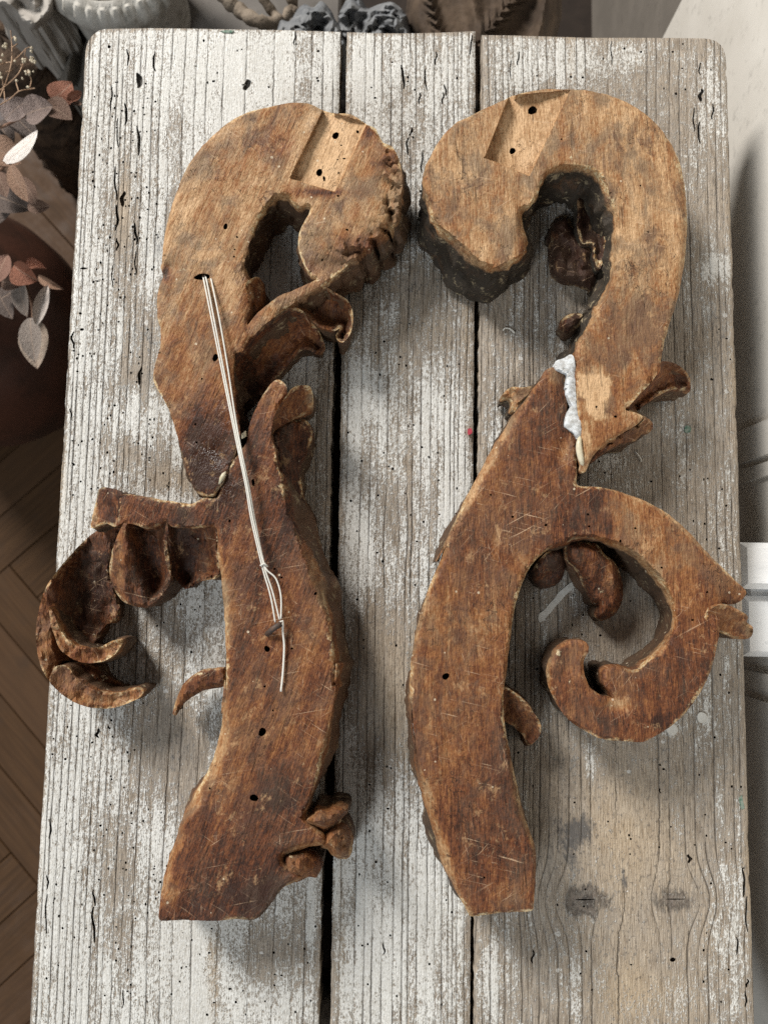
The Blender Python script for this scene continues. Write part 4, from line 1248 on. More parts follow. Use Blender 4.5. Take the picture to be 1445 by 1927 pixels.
# knobbly leaf cluster at the lower right
slab('leaf_lobe', Z4((1005, 995), (1060, 935), (1100, 905), (1160, 912), (1230, 892), (1285, 900), (1290, 935), (1255, 975), (1240, 1010), (1200, 1030), (1150, 1060), (1090, 1050)),
     lambda P, d: 0.048 + 0.016 * (1 - np.exp(-(d / 8) ** 2)) - 0.010 * sstep(600, 655, P[:, 0]), 0.008, tone=0.42, parent=sl, facet=0.0020, seed=17, rounding=(6, 0.004), dark=0.5, cream=[(610, 1545, 20, 12, 0.45)], wallrough=0.003)
slab('leaf_lobe', Z4((1140, 1075), (1190, 1030), (1250, 1018), (1300, 1050), (1322, 1100), (1318, 1190), (1290, 1230), (1240, 1232), (1190, 1205), (1165, 1170), (1120, 1150)),
     lambda P, d: 0.043 + 0.016 * (1 - np.exp(-(d / 8) ** 2)) - 0.006 * sstep(630, 665, P[:, 0]), 0.004, tone=0.40, parent=sl, facet=0.0020, seed=18, rounding=(6, 0.004), dark=0.5, cream=[(640, 1580, 14, 14, 0.5)], tones=[(620, 1590, 12, 10, 0.3)], wallrough=0.003)
slab('leaf_lobe', Z4((895, 1215), (960, 1195), (1050, 1182), (1100, 1205), (1132, 1255), (1115, 1310), (1090, 1350), (1045, 1345), (960, 1378), (900, 1330)),
     lambda P, d: 0.052 + 0.009 * (1 - np.exp(-(d / 8) ** 2)) - 0.012 * sstep(560, 605, P[:, 0]), 0.004, tone=0.5, parent=sl, facet=0.0020, seed=19, rounding=(6, 0.004), dark=0.5, cream=[(548, 1612, 16, 8, 0.6)], wallrough=0.003)


# ---- tubes
def tube(name, pts, rad, mat, parent=None, seg=8, closed_ends=True, taper=None, step=None, attrs=False):
    P = np.array([tuple(p) for p in pts], float)
    n = len(P)
    V, Fc = [], []
    if isinstance(taper, str):
        taper = np.sqrt(np.clip(1 - np.linspace(-0.98, 0.98, n) ** 2, 0.02, 1))
    T = np.gradient(P, axis=0)
    T /= np.linalg.norm(T, axis=1, keepdims=True) + 1e-12
    up = np.array([0.0, 0.0, 1.0])
    for i in range(n):
        a = np.cross(T[i], up)
        if np.linalg.norm(a) < 1e-3:
            a = np.cross(T[i], (1, 0, 0))
        a /= np.linalg.norm(a)
        b = np.cross(T[i], a)
        r = rad * (taper[i] if taper is not None else 1)
        for q in range(seg):
            t = 2 * math.pi * q / seg
            V.append(P[i] + r * (math.cos(t) * a + math.sin(t) * b))
    for i in range(n - 1):
        for q in range(seg):
            a0, a1 = i * seg + q, i * seg + (q + 1) % seg
            Fc.append((a0, a1, a1 + seg, a0 + seg))
    V += [P[0], P[-1]]
    for q in range(seg):
        Fc.append(((q + 1) % seg, q, n * seg))
        Fc.append(((n - 1) * seg + q, (n - 1) * seg + (q + 1) % seg, n * seg + 1))
    o = mesh(name, V, Fc, mat)
    if parent:
        child(o, parent)
    return o


def curve3(pts, m=14):
    """pts: (px, py, z) -> smooth list of world points"""
    p = np.array(pts, float)
    s = smooth(p, 6.0, False)
    return [at1(a, b, c) for a, b, c in s]


st = empty('cotton_string', at1(515, 1178, TOP))
tag(st, 'white cotton string looped from a slot down to a nail on the left scroll', 'string')
zs = TOP + 0.006


def strand(pts, r=0.00065):
    tube('strand', curve3(pts), r, M_STRING, st, 7)


strand([(*Z2((797, 88))[0], TOP - 0.006), (*Z2((803, 115))[0], TOP + 0.001), (*Z2((850, 350))[0], zs), (*Z2((900, 600))[0], zs), (*Z2((945, 820))[0], zs + 0.002), (*Z2((985, 1010))[0], zs + 0.002), (*Z2((1010, 1160))[0], zs), (*Z2((1060, 1375))[0], zs), (*Z3((1060, 500))[0], zs), (*Z3((1080, 612))[0], TOP + 0.004)])
strand([(*Z2((806, 86))[0], TOP - 0.006), (*Z2((815, 115))[0], TOP + 0.001), (*Z2((860, 350))[0], zs + .0004), (*Z2((908, 600))[0], zs), (*Z2((952, 820))[0], zs + 0.002), (*Z2((990, 1000))[0], zs + 0.003), (*Z2((1018, 1160))[0], zs + .001), (*Z2((1068, 1372))[0], zs + .001), (*Z3((1068, 480))[0], zs), (*Z3((1098, 600))[0], TOP + 0.004)])
strand([(*Z2((828, 84))[0], TOP - 0.006), (*Z2((836, 115))[0], TOP + 0.001), (*Z2((872, 290))[0], zs), (*Z2((908, 500))[0], zs), (*Z2((938, 700))[0], zs + 0.001), (*Z2((965, 850))[0], zs + 0.002), (*Z2((1000, 1020))[0], zs + 0.002), (*Z2((1025, 1160))[0], zs), (*Z2((1072, 1372))[0], zs + .001), (*Z3((1082, 425))[0], zs), (*Z3((1104, 500))[0], zs), (*Z3((1104, 598))[0], TOP + 0.005)])
strand([(*Z3((1096, 612))[0], TOP + 0.0045), (*Z3((1112, 606))[0], TOP + 0.005), (*Z3((1112, 650))[0], TOP + 0.003), (*Z3((1118, 710))[0], TOP + 0.0012), (*Z3((1113, 820))[0], TOP + 0.0008), (*Z3((1104, 906))[0], TOP + 0.0008)], 0.0008)
strand([(*Z2((1050, 1362))[0], zs + .001), (*Z2((1066, 1352))[0], zs + .003), (*Z2((1082, 1366))[0], zs + .001)], 0.0007)
nh = at1(*Z3((1070, 640))[0], TOP + 0.005)
tube('nail', [at1(*Z3((1045, 662))[0], TOP - 0.001), nh, at1(*Z3((1104, 618))[0], TOP + 0.006)], 0.0022, M_NAIL, lower, 8)
tube('glue_bead', curve3([(*Z2((968, 805))[0], TOP - .001), (*Z2((978, 790))[0], TOP), (*Z2((985, 772))[0], TOP - .001)]), 0.0022, M_GLUE, lower, 8, taper='bead')
tube('glue_bead', curve3([(*Z2((868, 1005))[0], TOP - .001), (*Z2((880, 980))[0], TOP), (*Z2((898, 950))[0], TOP - .001)]), 0.0020, M_GLUE, lower, 8, taper='bead')

# ================================================================== RIGHT SCROLL
sr = empty('carved_scroll', at1(1050, 1000, 0.0))
tag(sr, 'brown carved wood scroll mended with white filler, right on the table', 'carving', 'pair of carved wooden scrolls')
rq2 = [Z5((484, 104))[0], Z5((366, 404))[0], Z5((582, 494))[0], Z5((778, 78))[0]]
out3 = Z5((68, 560), (72, 480), (102, 400), (152, 312), (222, 240), (330, 185), (450, 128), (500, 105), (600, 80), (690, 70), (780, 74), (870, 80), (980, 105), (1080, 150), (1180, 222), (1258, 320), (1310, 430), (1335, 540), (1346, 660), (1346, 760), (1335, 900), (1310, 1050), (1288, 1130), (1262, 1210), (1237, 1300), (1220, 1386)) + \
    Z6((1036, 92), (1040, 105), (990, 180), (945, 225), (915, 260), (890, 285), (930, 300), (962, 318), (940, 345), (910, 365), (850, 400), (790, 440), (755, 480), (738, 515), (722, 545), (702, 540), (700, 480), (706, 400), (692, 290), (686, 200), (682, 100)) + \
    Z5((800, 1390), (815, 1310), (862, 1240), (920, 1130), (970, 1000), (1000, 900), (1005, 780), (1000, 680), (970, 590), (932, 510), (880, 460), (820, 440), (750, 436), (690, 455), (650, 500), (622, 580), (590, 640), (560, 645), (546, 670), (550, 740), (566, 800), (556, 860), (520, 900), (440, 940), (380, 935), (300, 880), (185, 782), (112, 706), (92, 630))
pits3 = [(x, y, rx, ry, 0.014) for (x, y, rx, ry) in [(*Z5((597, 175))[0], 7.5, 8), (*Z5((500, 372))[0], 5, 6), (*Z5((1157, 765))[0], 1.6, 1.6), (*Z5((738, 315))[0], 1.6, 1.6), (*Z6((848, 315))[0], 2.4, 2.4), (*Z6((770, 275))[0], 2, 2), (*Z5((1120, 540))[0], 1.5, 1.5)]]


def tone_r1(P):
    return 0.16 + 0.20 * sstep(420, 660, P[:, 1]) + 0.05 * fbm(P[:, 0] / 90, P[:, 1] / 90, 6.0)


up2 = slab('upper_block', out3, recess(TOP, rq2, 0.0095, 0.0020, dips=[(980, 430, 10, 50, 0.003), (1180, 600, 60, 120, 0.001)]), 0.006, pits=pits3, tone=tone_r1, grain=0.04, parent=sr, dark=0.95, seed=21, edgew=0.8,
           flare=[(830, 450, 80, 16), (910, 500, 80, 16), (1000, 430, 40, 16), (1080, 310, 70, 16), (1160, 400, 60, 8), (1130, 520, 60, 8), (1080, 600, 60, 6), (1290, 470, 120, 6), (1270, 640, 60, 6)], fresh=[(rq2, 0.06), (Z6((692, 135), (835, 150), (822, 250), (792, 335), (770, 330), (735, 300), (722, 240), (692, 225)), -0.05), (Z6((706, 320), (735, 330), (750, 420), (730, 500), (708, 470)), 0.12)], extra=edge_extra(rq2), rough=0.0003, bevels=[(810, 420, 80, 8, 0.006), (1290, 430, 140, 8, 0.004), (990, 430, 40, 9, 0.006), (1140, 560, 70, 6, 0.005)],
           tones=[(*Z5((560, 260))[0], 40, 60, 0.10), (*Z5((620, 130))[0], 30, 20, 0.34), (*Z5((250, 700))[0], 50, 50, 0.34), (*Z6((770, 180))[0], 22, 50, -0.02), (*Z6((770, 260))[0], 14, 30, 0.0), (*Z6((740, 70))[0], 50, 20, 0.42), (*Z6((900, 200))[0], 40, 50, 0.36), (*Z6((800, 390))[0], 40, 30, 0.42),
                  (*Z5((900, 1250))[0], 60, 40, 0.42), (*Z5((560, 850))[0], 14, 30, 0.6), (*Z6((720, 470))[0], 10, 30, 0.2)],
           cream=[(*Z5((785, 405))[0], 8, 8, 0.85), (*Z5((970, 960))[0], 10, 36, 0.6), (*Z5((640, 520))[0], 12, 20, 0.55), (*Z5((130, 640))[0], 8, 40, 0.6), (*Z5((330, 900))[0], 40, 10, 0.55), (*Z6((938, 75))[0], 5, 5, 0.7)], wallrough=0.0050, rings=9)
# lump of carving seen through the opening
slab('leaf', Z5((672, 830), (680, 740), (720, 690), (765, 685), (790, 720), (830, 780), (900, 800), (948, 860), (940, 950), (915, 1020), (880, 1062), (810, 1030), (740, 1020), (690, 990), (675, 920)),
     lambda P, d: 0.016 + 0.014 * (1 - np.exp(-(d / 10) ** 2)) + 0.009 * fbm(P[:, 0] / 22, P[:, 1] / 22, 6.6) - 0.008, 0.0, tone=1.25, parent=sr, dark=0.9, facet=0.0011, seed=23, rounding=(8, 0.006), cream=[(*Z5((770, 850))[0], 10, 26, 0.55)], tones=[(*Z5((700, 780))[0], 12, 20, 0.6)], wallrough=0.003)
slab('leaf', Z5((735, 1210), (755, 1175), (800, 1160), (850, 1170), (830, 1210), (800, 1240), (760, 1250)), lambda P, d: 0.020 + 0.008 * (1 - np.exp(-(d / 6) ** 2)), 0.0, tone=0.8, parent=sr, dark=0.6, facet=0.0011, seed=24)
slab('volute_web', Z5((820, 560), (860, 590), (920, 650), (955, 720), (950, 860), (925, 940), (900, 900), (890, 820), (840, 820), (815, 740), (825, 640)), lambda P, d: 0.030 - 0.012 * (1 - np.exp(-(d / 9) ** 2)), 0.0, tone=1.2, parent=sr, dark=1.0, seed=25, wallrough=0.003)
# leaf hooks on the right of the upper half
slab('leaf', Z6((1036, 90), (1080, 92), (1122, 113), (1156, 158), (1152, 214), (1122, 202), (1080, 202), (1020, 232), (962, 272), (940, 292), (902, 284), (915, 255), (950, 220), (1000, 170), (1030, 130)),
     plane((1200, 740, 0.058), (1295, 700, 0.052), (1280, 735, 0.040), 0.014, 9), 0.002, tone=0.55, parent=sr, facet=0.0011, seed=26, rounding=(5, 0.0035), dark=0.4, cream=[(1288, 700, 10, 10, 0.5)], grain=0.5)
slab('leaf', Z6((895, 288), (940, 298), (1000, 340), (992, 378), (962, 382), (930, 414), (872, 424), (800, 462), (760, 500), (752, 480), (800, 435), (860, 395), (920, 362), (965, 320)),
     plane((1170, 780, 0.058), (1220, 800, 0.046), (1120, 860, 0.052), 0.003, 6), 0.002, tone=0.5, parent=sr, facet=0.0011, seed=27, rounding=(5, 0.004), dark=0.4, cream=[(1200, 820, 24, 8, 0.45)])

# ---- lower half of the right scroll
hole4 = Z7((640, 45), (690, 25), (760, 30), (830, 45), (890, 72), (960, 122), (1020, 180), (1050, 225), (1062, 300), (1070, 370), (1050, 430), (1000, 505), (940, 560), (925, 572), (870, 562), (822, 552), (800, 578), (800, 630), (840, 672), (800, 678), (745, 645), (722, 590), (718, 530), (738, 490),
           (728, 457), (680, 447), (622, 467), (580, 512), (563, 570), (570, 640))
# outer outline: the coil's inner edge is part of the outer outline (the coil is open at its tip)
out4 = Z6((556, 128), (598, 112), (636, 140), (642, 210), (650, 280), (640, 350), (684, 398), (686, 470), (690, 560), (694, 598), (780, 605), (880, 630), (980, 668), (1070, 720), (1160, 800), (1230, 880), (1290, 940), (1350, 1000), (1384, 1030), (1384, 1052), (1350, 1082)) + \
    Z7((1310, 300), (1285, 292), (1300, 315), (1280, 360), (1276, 400), (1270, 450), (1250, 540), (1210, 640), (1150, 730), (1080, 800), (1000, 850), (960, 868), (870, 862), (790, 855), (720, 820), (650, 770), (600, 700), (572, 640), (563, 570), (580, 512), (622, 467), (680, 447), (728, 457), (738, 490),
       (718, 530), (722, 590), (745, 645), (785, 672), (835, 684), (802, 630), (800, 578), (822, 553), (870, 563), (930, 572), (1000, 508), (1060, 430), (1082, 360), (1072, 280), (1048, 225), (1016, 180), (960, 122), (890, 72), (830, 45), (760, 30), (690, 25), (640, 45), (570, 76), (510, 130), (470, 200), (447, 270), (430, 330), (418, 420), (408, 500), (398, 590), (388, 650),
       (388, 740), (398, 830), (420, 940)) + \
    Z8((590, 290), (612, 380), (640, 500), (668, 650), (712, 760), (745, 880), (742, 1050), (730, 1190), (700, 1200), (560, 1206), (392, 1226), (365, 1185), (300, 1060), (245, 930), (190, 770), (150, 640), (118, 500), (104, 410), (92, 300), (74, 180), (68, 60)) + \
    Z7((32, 960), (17, 850), (6, 700), (4, 600), (8, 540), (26, 420), (60, 290), (102, 180), (150, 66)) + \
    Z6((112, 912), (162, 800), (232, 650), (292, 540), (352, 432), (422, 322), (482, 240), (540, 162))


def tone_r2(P):
    t = 0.55 + 0.08 * fbm(P[:, 0] / 120, P[:, 1] / 150, 8.0)
    return t - 0.12 * sstep(1020, 1150, P[:, 1]) * sstep(1450, 1300, P[:, 1]) * sstep(1000, 900, P[:, 0]) - 0.10 * sstep(1080, 1150, P[:, 0]) * sstep(1200, 1100, P[:, 1])


pits4 = [(x, y, rx, ry, 0.012) for (x, y, rx, ry) in [(*Z7((150, 597))[0], 6, 6), (*Z6((562, 762))[0], 2.4, 2.4), (*Z6((425, 728))[0], 2.2, 2.2), (*Z6((740, 767))[0], 2, 2), (*Z6((735, 718))[0], 2, 2), (*Z6((930, 775))[0], 2, 2), (*Z6((868, 828))[0], 2.4, 2.4), (*Z6((1038, 937))[0], 2, 2), (*Z7((1225, 250))[0], 2, 2), (*Z7((1165, 365))[0], 2, 2), (*Z8((465, 1015))[0], 1.8, 1.8), (*Z6((335, 637))[0], 1.8, 1.8)]]
low2 = slab('lower_block', out4, body_top(TOP - 0.001, dips=[(1060, 730, 14, 40, 0.004), (1060, 840, 16, 24, 0.003), (1385, 1130, 30, 30, 0.006), (1160, 1330, 24, 20, 0.003), (1066, 1240, 24, 40, 0.004), (840, 1450, 12, 60, 0.001)]), 0.004, pits=pits4, tone=tone_r2, grain=0.02, parent=sr, dark=0.6, seed=31, rough=0.0005, bevels=[(900, 860, 130, 15, 0.006), (790, 1150, 160, 9, 0.004), (800, 1560, 110, 17, 0.010), (1010, 1500, 100, 10, 0.006), (1260, 1000, 120, 8, 0.004), (1240, 1190, 60, 12, 0.006), (1040, 1250, 40, 9, 0.006)],
            flare=[(790, 1450, 50, 8), (830, 1600, 60, 14), (880, 1690, 40, 10), (800, 1150, 110, -6), (930, 850, 90, -4), (1090, 1030, 70, 10), (1230, 1080, 60, 4), (1250, 1190, 60, -22), (1050, 1290, 70, -16), (1150, 1380, 80, -12), (1330, 1010, 80, 4), (1000, 1100, 40, 5)],
            tones=[(*Z6((770, 660))[0], 14, 30, 0.85), (*Z6((820, 770))[0], 14, 16, 0.8), (*Z6((640, 450))[0], 18, 26, 0.18), (*Z6((600, 150))[0], 14, 16, 0.1), (*Z6((590, 330))[0], 34, 60, 0.66), (*Z6((500, 600))[0], 60, 60, 0.64), (*Z7((470, 170))[0], 30, 40, 0.30), (*Z7((350, 390))[0], 50, 20, 0.30), (*Z6((870, 700))[0], 30, 30, 0.3), (*Z6((1000, 850))[0], 60, 50, 0.38),
                   (*Z7((1150, 500))[0], 50, 60, 0.62), (*Z7((900, 780))[0], 70, 40, 0.64), (*Z7((1025, 780))[0], 9, 12, 1.0), (*Z7((850, 710))[0], 24, 12, 0.15), (*Z7((700, 560))[0], 20, 40, 0.35), (*Z7((650, 700))[0], 30, 40, 0.6),
                   (*Z8((420, 900))[0], 10, 120, 0.72), (*Z8((300, 400))[0], 50, 60, 0.48), (*Z8((650, 1120))[0], 40, 30, 0.36), (*Z8((250, 150))[0], 60, 50, 0.45), (*Z8((600, 500))[0], 16, 60, 0.62), (*Z8((520, 600))[0], 40, 80, 0.5)],
            cream=[(*Z6((620, 410))[0], 14, 20, 0.62), (*Z6((650, 470))[0], 12, 14, 0.68), (*Z7((120, 150))[0], 10, 60, 0.45), (*Z7((350, 500))[0], 14, 14, 0.55), (*Z7((220, 545))[0], 16, 8, 0.5), (*Z7((615, 500))[0], 8, 20, 0.75), (*Z7((840, 710))[0], 30, 12, 0.55), (*Z7((1075, 380))[0], 12, 40, 0.55), (*Z7((1000, 520))[0], 24, 12, 0.52), (*Z7((400, 640))[0], 6, 20, 0.7), (*Z8((385, 1180))[0], 8, 16, 0.7), (*Z8((80, 120))[0], 4, 80, 0.5), (*Z6((250, 620))[0], 6, 14, 0.6), (*Z7((420, 80))[0], 24, 24, 0.35), (*Z7((1050, 230))[0], 8, 8, 0.7), (*Z7((940, 660))[0], 5, 14, 0.62), (*Z7((1000, 600))[0], 4, 16, 0.6), (*Z7((660, 620))[0], 6, 22, 0.6), (*Z7((770, 760))[0], 6, 20, 0.6), (*Z7((910, 850))[0], 7, 5, 0.8), (*Z7((1150, 290))[0], 14, 8, 0.5), (*Z6((480, 620))[0], 40, 30, 0.36), (*Z6((240, 910))[0], 14, 10, 0.5), (*Z6((350, 900))[0], 14, 10, 0.48), (*Z8((180, 470))[0], 5, 8, 0.75), (*Z8((330, 960))[0], 26, 6, 0.5), (*Z8((580, 1020))[0], 12, 10, 0.5)],
            wallrough=0.0030)
# pieces around the coil
slab('leaf', Z7((1225, 330), (1285, 300), (1318, 304), (1352, 322), (1385, 340), (1394, 356), (1388, 372), (1412, 392), (1412, 420), (1398, 440), (1352, 444), (1300, 424), (1262, 412), (1215, 390)), plane((1345, 1165, 0.0615), (1415, 1190, 0.050), (1370, 1200, 0.050), 0.003, 7), 0.008, tone=0.42, parent=sr, facet=0.0011, seed=32, rounding=(5, 0.004), dark=0.4, cream=[(1390, 1200, 24, 5, 0.6)], tones=[(1408, 1185, 8, 14, 0.1)])
slab('leaf', Z7((384, 648), (440, 668), (500, 728), (542, 800), (530, 852), (492, 880), (468, 840), (425, 800), (384, 770)), plane((950, 1300, 0.052), (1015, 1360, 0.044), (960, 1380, 0.030), 0.005, 7), 0.002, tone=0.5, parent=sr, facet=0.0011, seed=33, rounding=(4, 0.003), dark=0.5, cream=[(990, 1320, 18, 8, 0.5), (975, 1390, 20, 6, 0.5)])
slab('petal', Z7((650, 48), (700, 40), (765, 50), (800, 90), (845, 130), (872, 190), (880, 260), (855, 330), (800, 368), (765, 355), (770, 310), (745, 290), (715, 220), (680, 150), (645, 110)),
     lambda P, d: 0.050 - 0.020 * sstep(1030, 1150, P[:, 1]) + 0.008 * (1 - np.exp(-(d / 9) ** 2)) - 0.006, 0.0, tone=0.66, parent=sr, facet=0.0011, seed=34, rounding=(7, 0.006), dark=0.5, cream=[(*Z7((790, 260))[0], 8, 18, 0.6), (*Z7((795, 300))[0], 6, 6, 0.9)], tones=[(*Z7((830, 200))[0], 12, 40, 0.45)], wallrough=0.002)
slab('petal', Z7((510, 150), (560, 90), (620, 70), (640, 120), (630, 190), (590, 228), (545, 230), (515, 200)), lambda P, d: 0.038 - 0.016 * sstep(1040, 1100, P[:, 1]) + 0.004 * (1 - np.exp(-(d / 7) ** 2)), 0.0, tone=0.78, parent=sr, facet=0.0011, seed=35, rounding=(6, 0.005), dark=0.8, wallrough=0.002)
slab('leaf', Z6((378, 250), (388, 220), (420, 195), (465, 195), (505, 190), (520, 205), (470, 250), (440, 290), (415, 296), (425, 262), (405, 240)), plane((945, 745, 0.034), (1005, 725, 0.046), (970, 770, 0.034), 0.002, 5), 0.002, tone=0.35, parent=sr, facet=0.0011, seed=36, rounding=(4, 0.004), dark=0.7, cream=[(965, 735, 18, 8, 0.55)])
# white filler squeezed out of the joint
slab('filler', Z6((600, 92), (640, 70), (670, 58), (682, 100), (684, 180), (690, 280), (706, 350), (704, 398), (690, 404), (672, 375), (638, 352), (650, 300), (666, 262), (650, 232), (640, 205), (648, 170), (640, 140), (612, 128), (598, 112)),
     lambda P, d: TOP - 0.0002 + 0.0005 * (1 - np.exp(-(d / 5) ** 2)) + 0.0009 * fbm(P[:, 0] / 8, P[:, 1] / 8, 2.0), TOP - 0.008, parent=low2, seed=37, mat=M_FILL, spacing=3.0, jit=4.0, rounding=(3, 0.001), wallrough=0.0004)
tube('joint_splinter', curve3([(*Z6((702, 395))[0], TOP - .001), (*Z6((698, 440))[0], TOP), (*Z6((706, 490))[0], TOP), (*Z6((715, 520))[0], TOP - .001)]), 0.0026, M_GLUE, low2, 7, taper='bead')

# ================================================================== THINGS BEHIND AND BESIDE THE TABLE
def lathe(name, centre, prof, mat, parent=None, seg=64, mod=None):
    V, Fc = [], []
    for i, (r, z) in enumerate(prof):
        for q in range(seg):
            t = 2 * math.pi * q / seg
            rr, zz = (r, z) if mod is None else mod(r, z, t, i)
            V.append((centre[0] + rr * math.cos(t), centre[1] + rr * math.sin(t), zz))
    for i in range(len(prof) - 1):
        for q in range(seg):
            a, b = i * seg + q, i * seg + (q + 1) % seg
            Fc.append((a, b, b + seg, a + seg))
    o = mesh(name, V, Fc, mat, sharp=60)
    return child(o, parent) if parent else o


# ---- dark red glazed pot that holds the dried branches
M_POT = mat_simple('dark_glazed_terracotta', (0.038, 0.018, 0.012), (0.066, 0.026, 0.016), 12, 0.42, 0.3, 0.003)
pc_ = at1(-80, 600, -0.46)
pot = empty('glazed_pot', (pc_.x, pc_.y, FLOOR_Z))
tag(pot, 'dark red-brown glazed pot on the parquet, dried leaves above it', 'pot')
R_ = 0.175
lathe('pot_body', pc_, [(0.004, -0.695), (R_ * .72, -0.697), (R_ * .78, -0.68), (R_ * .95, -0.60), (R_, -0.52), (R_ * .98, -0.46), (R_ * .88, -0.40), (R_ * .66, -0.355), (R_ * .46, -0.33), (R_ * .42, -0.31)], M_POT, pot)
lathe('pot_rim', pc_, [(R_ * .422, -0.312), (R_ * .48, -0.304), (R_ * .47, -0.294), (R_ * .38, -0.295), (R_ * .36, -0.31), (R_ * .36, -0.37), (0.002, -0.37)], M_POT, pot)

# ---- dried eucalyptus
k = N('dried_leaf')
inf = k.n('ShaderNodeObjectInfo')
Pv = k.obj()
n1 = k.noise(Pv, 14.0, 4.0, 0.6)
n2 = k.noise(Pv, 60.0, 3.0, 0.6)
sx = k.sep(Pv)
vein = k.ss(k.math('ABSOLUTE', sx[1]), 0.0, 0.035, 1.0, 0.0)
c = k.mix(k.ss(n1, 0.3, 0.7, 0.0, 0.45), inf.outputs['Color'], k.mix(1.0, inf.outputs['Color'], (0.55, 0.45, 0.42), 'MULTIPLY'))
c = k.mix(k.math('MULTIPLY', vein, 0.5), c, (0.42, 0.30, 0.22))
k.bump(k.math('ADD', n1, k.math('MULTIPLY', n2, 0.5)), 0.5, 0.05)
M_LEAF = k.out(c, 0.62, 0.35)
M_STEM = mat_simple('dry_stem', (0.13, 0.07, 0.045), (0.24, 0.14, 0.09), 80, 0.8, 0.3, 0.001)


def leaf_mesh(cup, fold, curl):
    V, Fc = [], []
    nu, nv = 9, 7
    for i in range(nu):
        t = i / (nu - 1)
        wd = math.sin(math.pi * min(1, 0.03 + t * 0.97) ** 0.8) ** 0.75 * 0.5
        for j in range(nv):
            s_ = j / (nv - 1) * 2 - 1
            x = t - 0.5
            y_ = s_ * wd
            z = cup * (s_ * s_) * wd + fold * abs(s_) * wd + curl * (t - 0.45) ** 2 + 0.025 * math.sin(5 * t + 2.2 * s_)
            V.append((x, y_, z))
    for i in range(nu - 1):
        for j in range(nv - 1):
            a = i * nv + j
            Fc.append((a, a + nv, a + nv + 1, a + 1))
    me = bpy.data.meshes.new('leaf')
    me.from_pydata(V, [], Fc)
    me.polygons.foreach_set('use_smooth', [True] * len(me.polygons))
    me.materials.append(M_LEAF)
    return me


LM = [leaf_mesh(0.25, 0.05, -0.3), leaf_mesh(-0.2, 0.2, 0.5), leaf_mesh(0.6, 0.5, -0.4)]
GREY, BRN, RED, TAN, PALE, DARK = (0.30, 0.235, 0.21), (0.20, 0.125, 0.09), (0.33, 0.14, 0.085), (0.34, 0.21, 0.14), (0.62, 0.55, 0.49), (0.13, 0.10, 0.085)


def branch(label, stem, leaves):
    root = empty('eucalyptus_branch', at1(*stem[0]))
    tag(root, label, 'dried branch', 'dried eucalyptus beside the table')
    pts = curve3(stem)
    tube('stem', pts, 0.0016, M_STEM, root, 6)
    for (x, y, z, L, Wd, ang, tilt, roll, col, kind) in leaves:
        o = bpy.data.objects.new('leaf', LM[kind])
        COL.objects.link(o)
        p = at1(x, y, z)
        m = PX(z)
        o.scale = (L * m, Wd * m, Wd * m)
        R = Matrix.Rotation(math.radians(ang), 4, 'Z') @ Matrix.Rotation(math.radians(tilt), 4, 'Y') @ Matrix.Rotation(math.radians(roll), 4, 'X')
        o.rotation_euler = R.to_euler()
        o.location = p
        o.color = col + (1,)
        child(o, root)


branch('upper dried eucalyptus sprig with grey and russet round leaves near the table corner', [(-60, 250, -0.30), (0, 240, -0.16), (60, 212, -0.13), (110, 195, -0.13), (148, 182, -0.14)], [
    (32, 204, -0.125, 66, 50, 55, 12, 10, GREY, 0), (72, 207, -0.12, 62, 60, 15, -10, 8, (0.25, 0.19, 0.165), 0), (111, 208, -0.125, 58, 50, -28, 10, -10, BRN, 0), (117, 174, -0.13, 56, 52, 55, 14, 20, RED, 1),
    (141, 180, -0.13, 34, 18, 40, 10, 40, RED, 2), (46, 236, -0.15, 66, 46, -42, 10, 0, DARK, 0), (4, 208, -0.15, 56, 52, 20, 0, 0, (0.15, 0.13, 0.125), 0), (146, 194, -0.14, 22, 12, -20, 0, 0, BRN, 1)])
branch('dried eucalyptus sprig with one pale curled leaf catching the light', [(-70, 420, -0.36), (-20, 340, -0.22), (20, 305, -0.17), (44, 290, -0.15)], [
    (44, 279, -0.11, 92, 42, 50, 4, -14, (0.88, 0.83, 0.77), 1), (10, 288, -0.17, 66, 60, -30, 14, 10, TAN, 0), (36, 346, -0.15, 74, 38, -66, 16, 24, TAN, 0), (58, 362, -0.17, 66, 30, -60, 0, 20, BRN, 1),
    (74, 389, -0.18, 42, 28, 14, 14, 10, BRN, 0), (4, 345, -0.19, 60, 40, -70, 0, 0, BRN, 0), (10, 252, -0.17, 66, 46, -60, 0, 0, DARK, 0), (24, 380, -0.21, 80, 60, -20, 0, 0, DARK, 0), (-4, 400, -0.22, 70, 50, 10, 0, 0, DARK, 1)])
branch('lower dried eucalyptus sprig with folded russet leaves hanging over the red pot', [(-70, 500, -0.36), (0, 512, -0.24), (40, 520, -0.22), (60, 570, -0.24), (62, 620, -0.25)], [
    (4, 502, -0.20, 62, 46, 80, 10, 0, (0.27, 0.15, 0.11), 0), (48, 515, -0.19, 50, 48, -30, 20, 20, RED, 2), (68, 506, -0.19, 38, 30, 20, 20, -20, RED, 2), (22, 533, -0.21, 40, 36, -10, 0, 0, BRN, 0),
    (42, 562, -0.22, 72, 40, -78, 10, 20, (0.24, 0.20, 0.17), 0), (80, 572, -0.21, 86, 26, 82, 8, 20, PALE, 2), (61, 640, -0.215, 86, 46, -84, 8, 6, (0.28, 0.235, 0.20), 0), (67, 648, -0.24, 96, 58, -84, 0, 0, (0.40, 0.32, 0.25), 0),
    (96, 532, -0.22, 56, 18, -28, 0, 30, TAN, 2), (30, 545, -0.25, 60, 50, 40, 0, 0, DARK, 1), (10, 575, -0.26, 60, 40, -60, 0, 0, DARK, 0)])

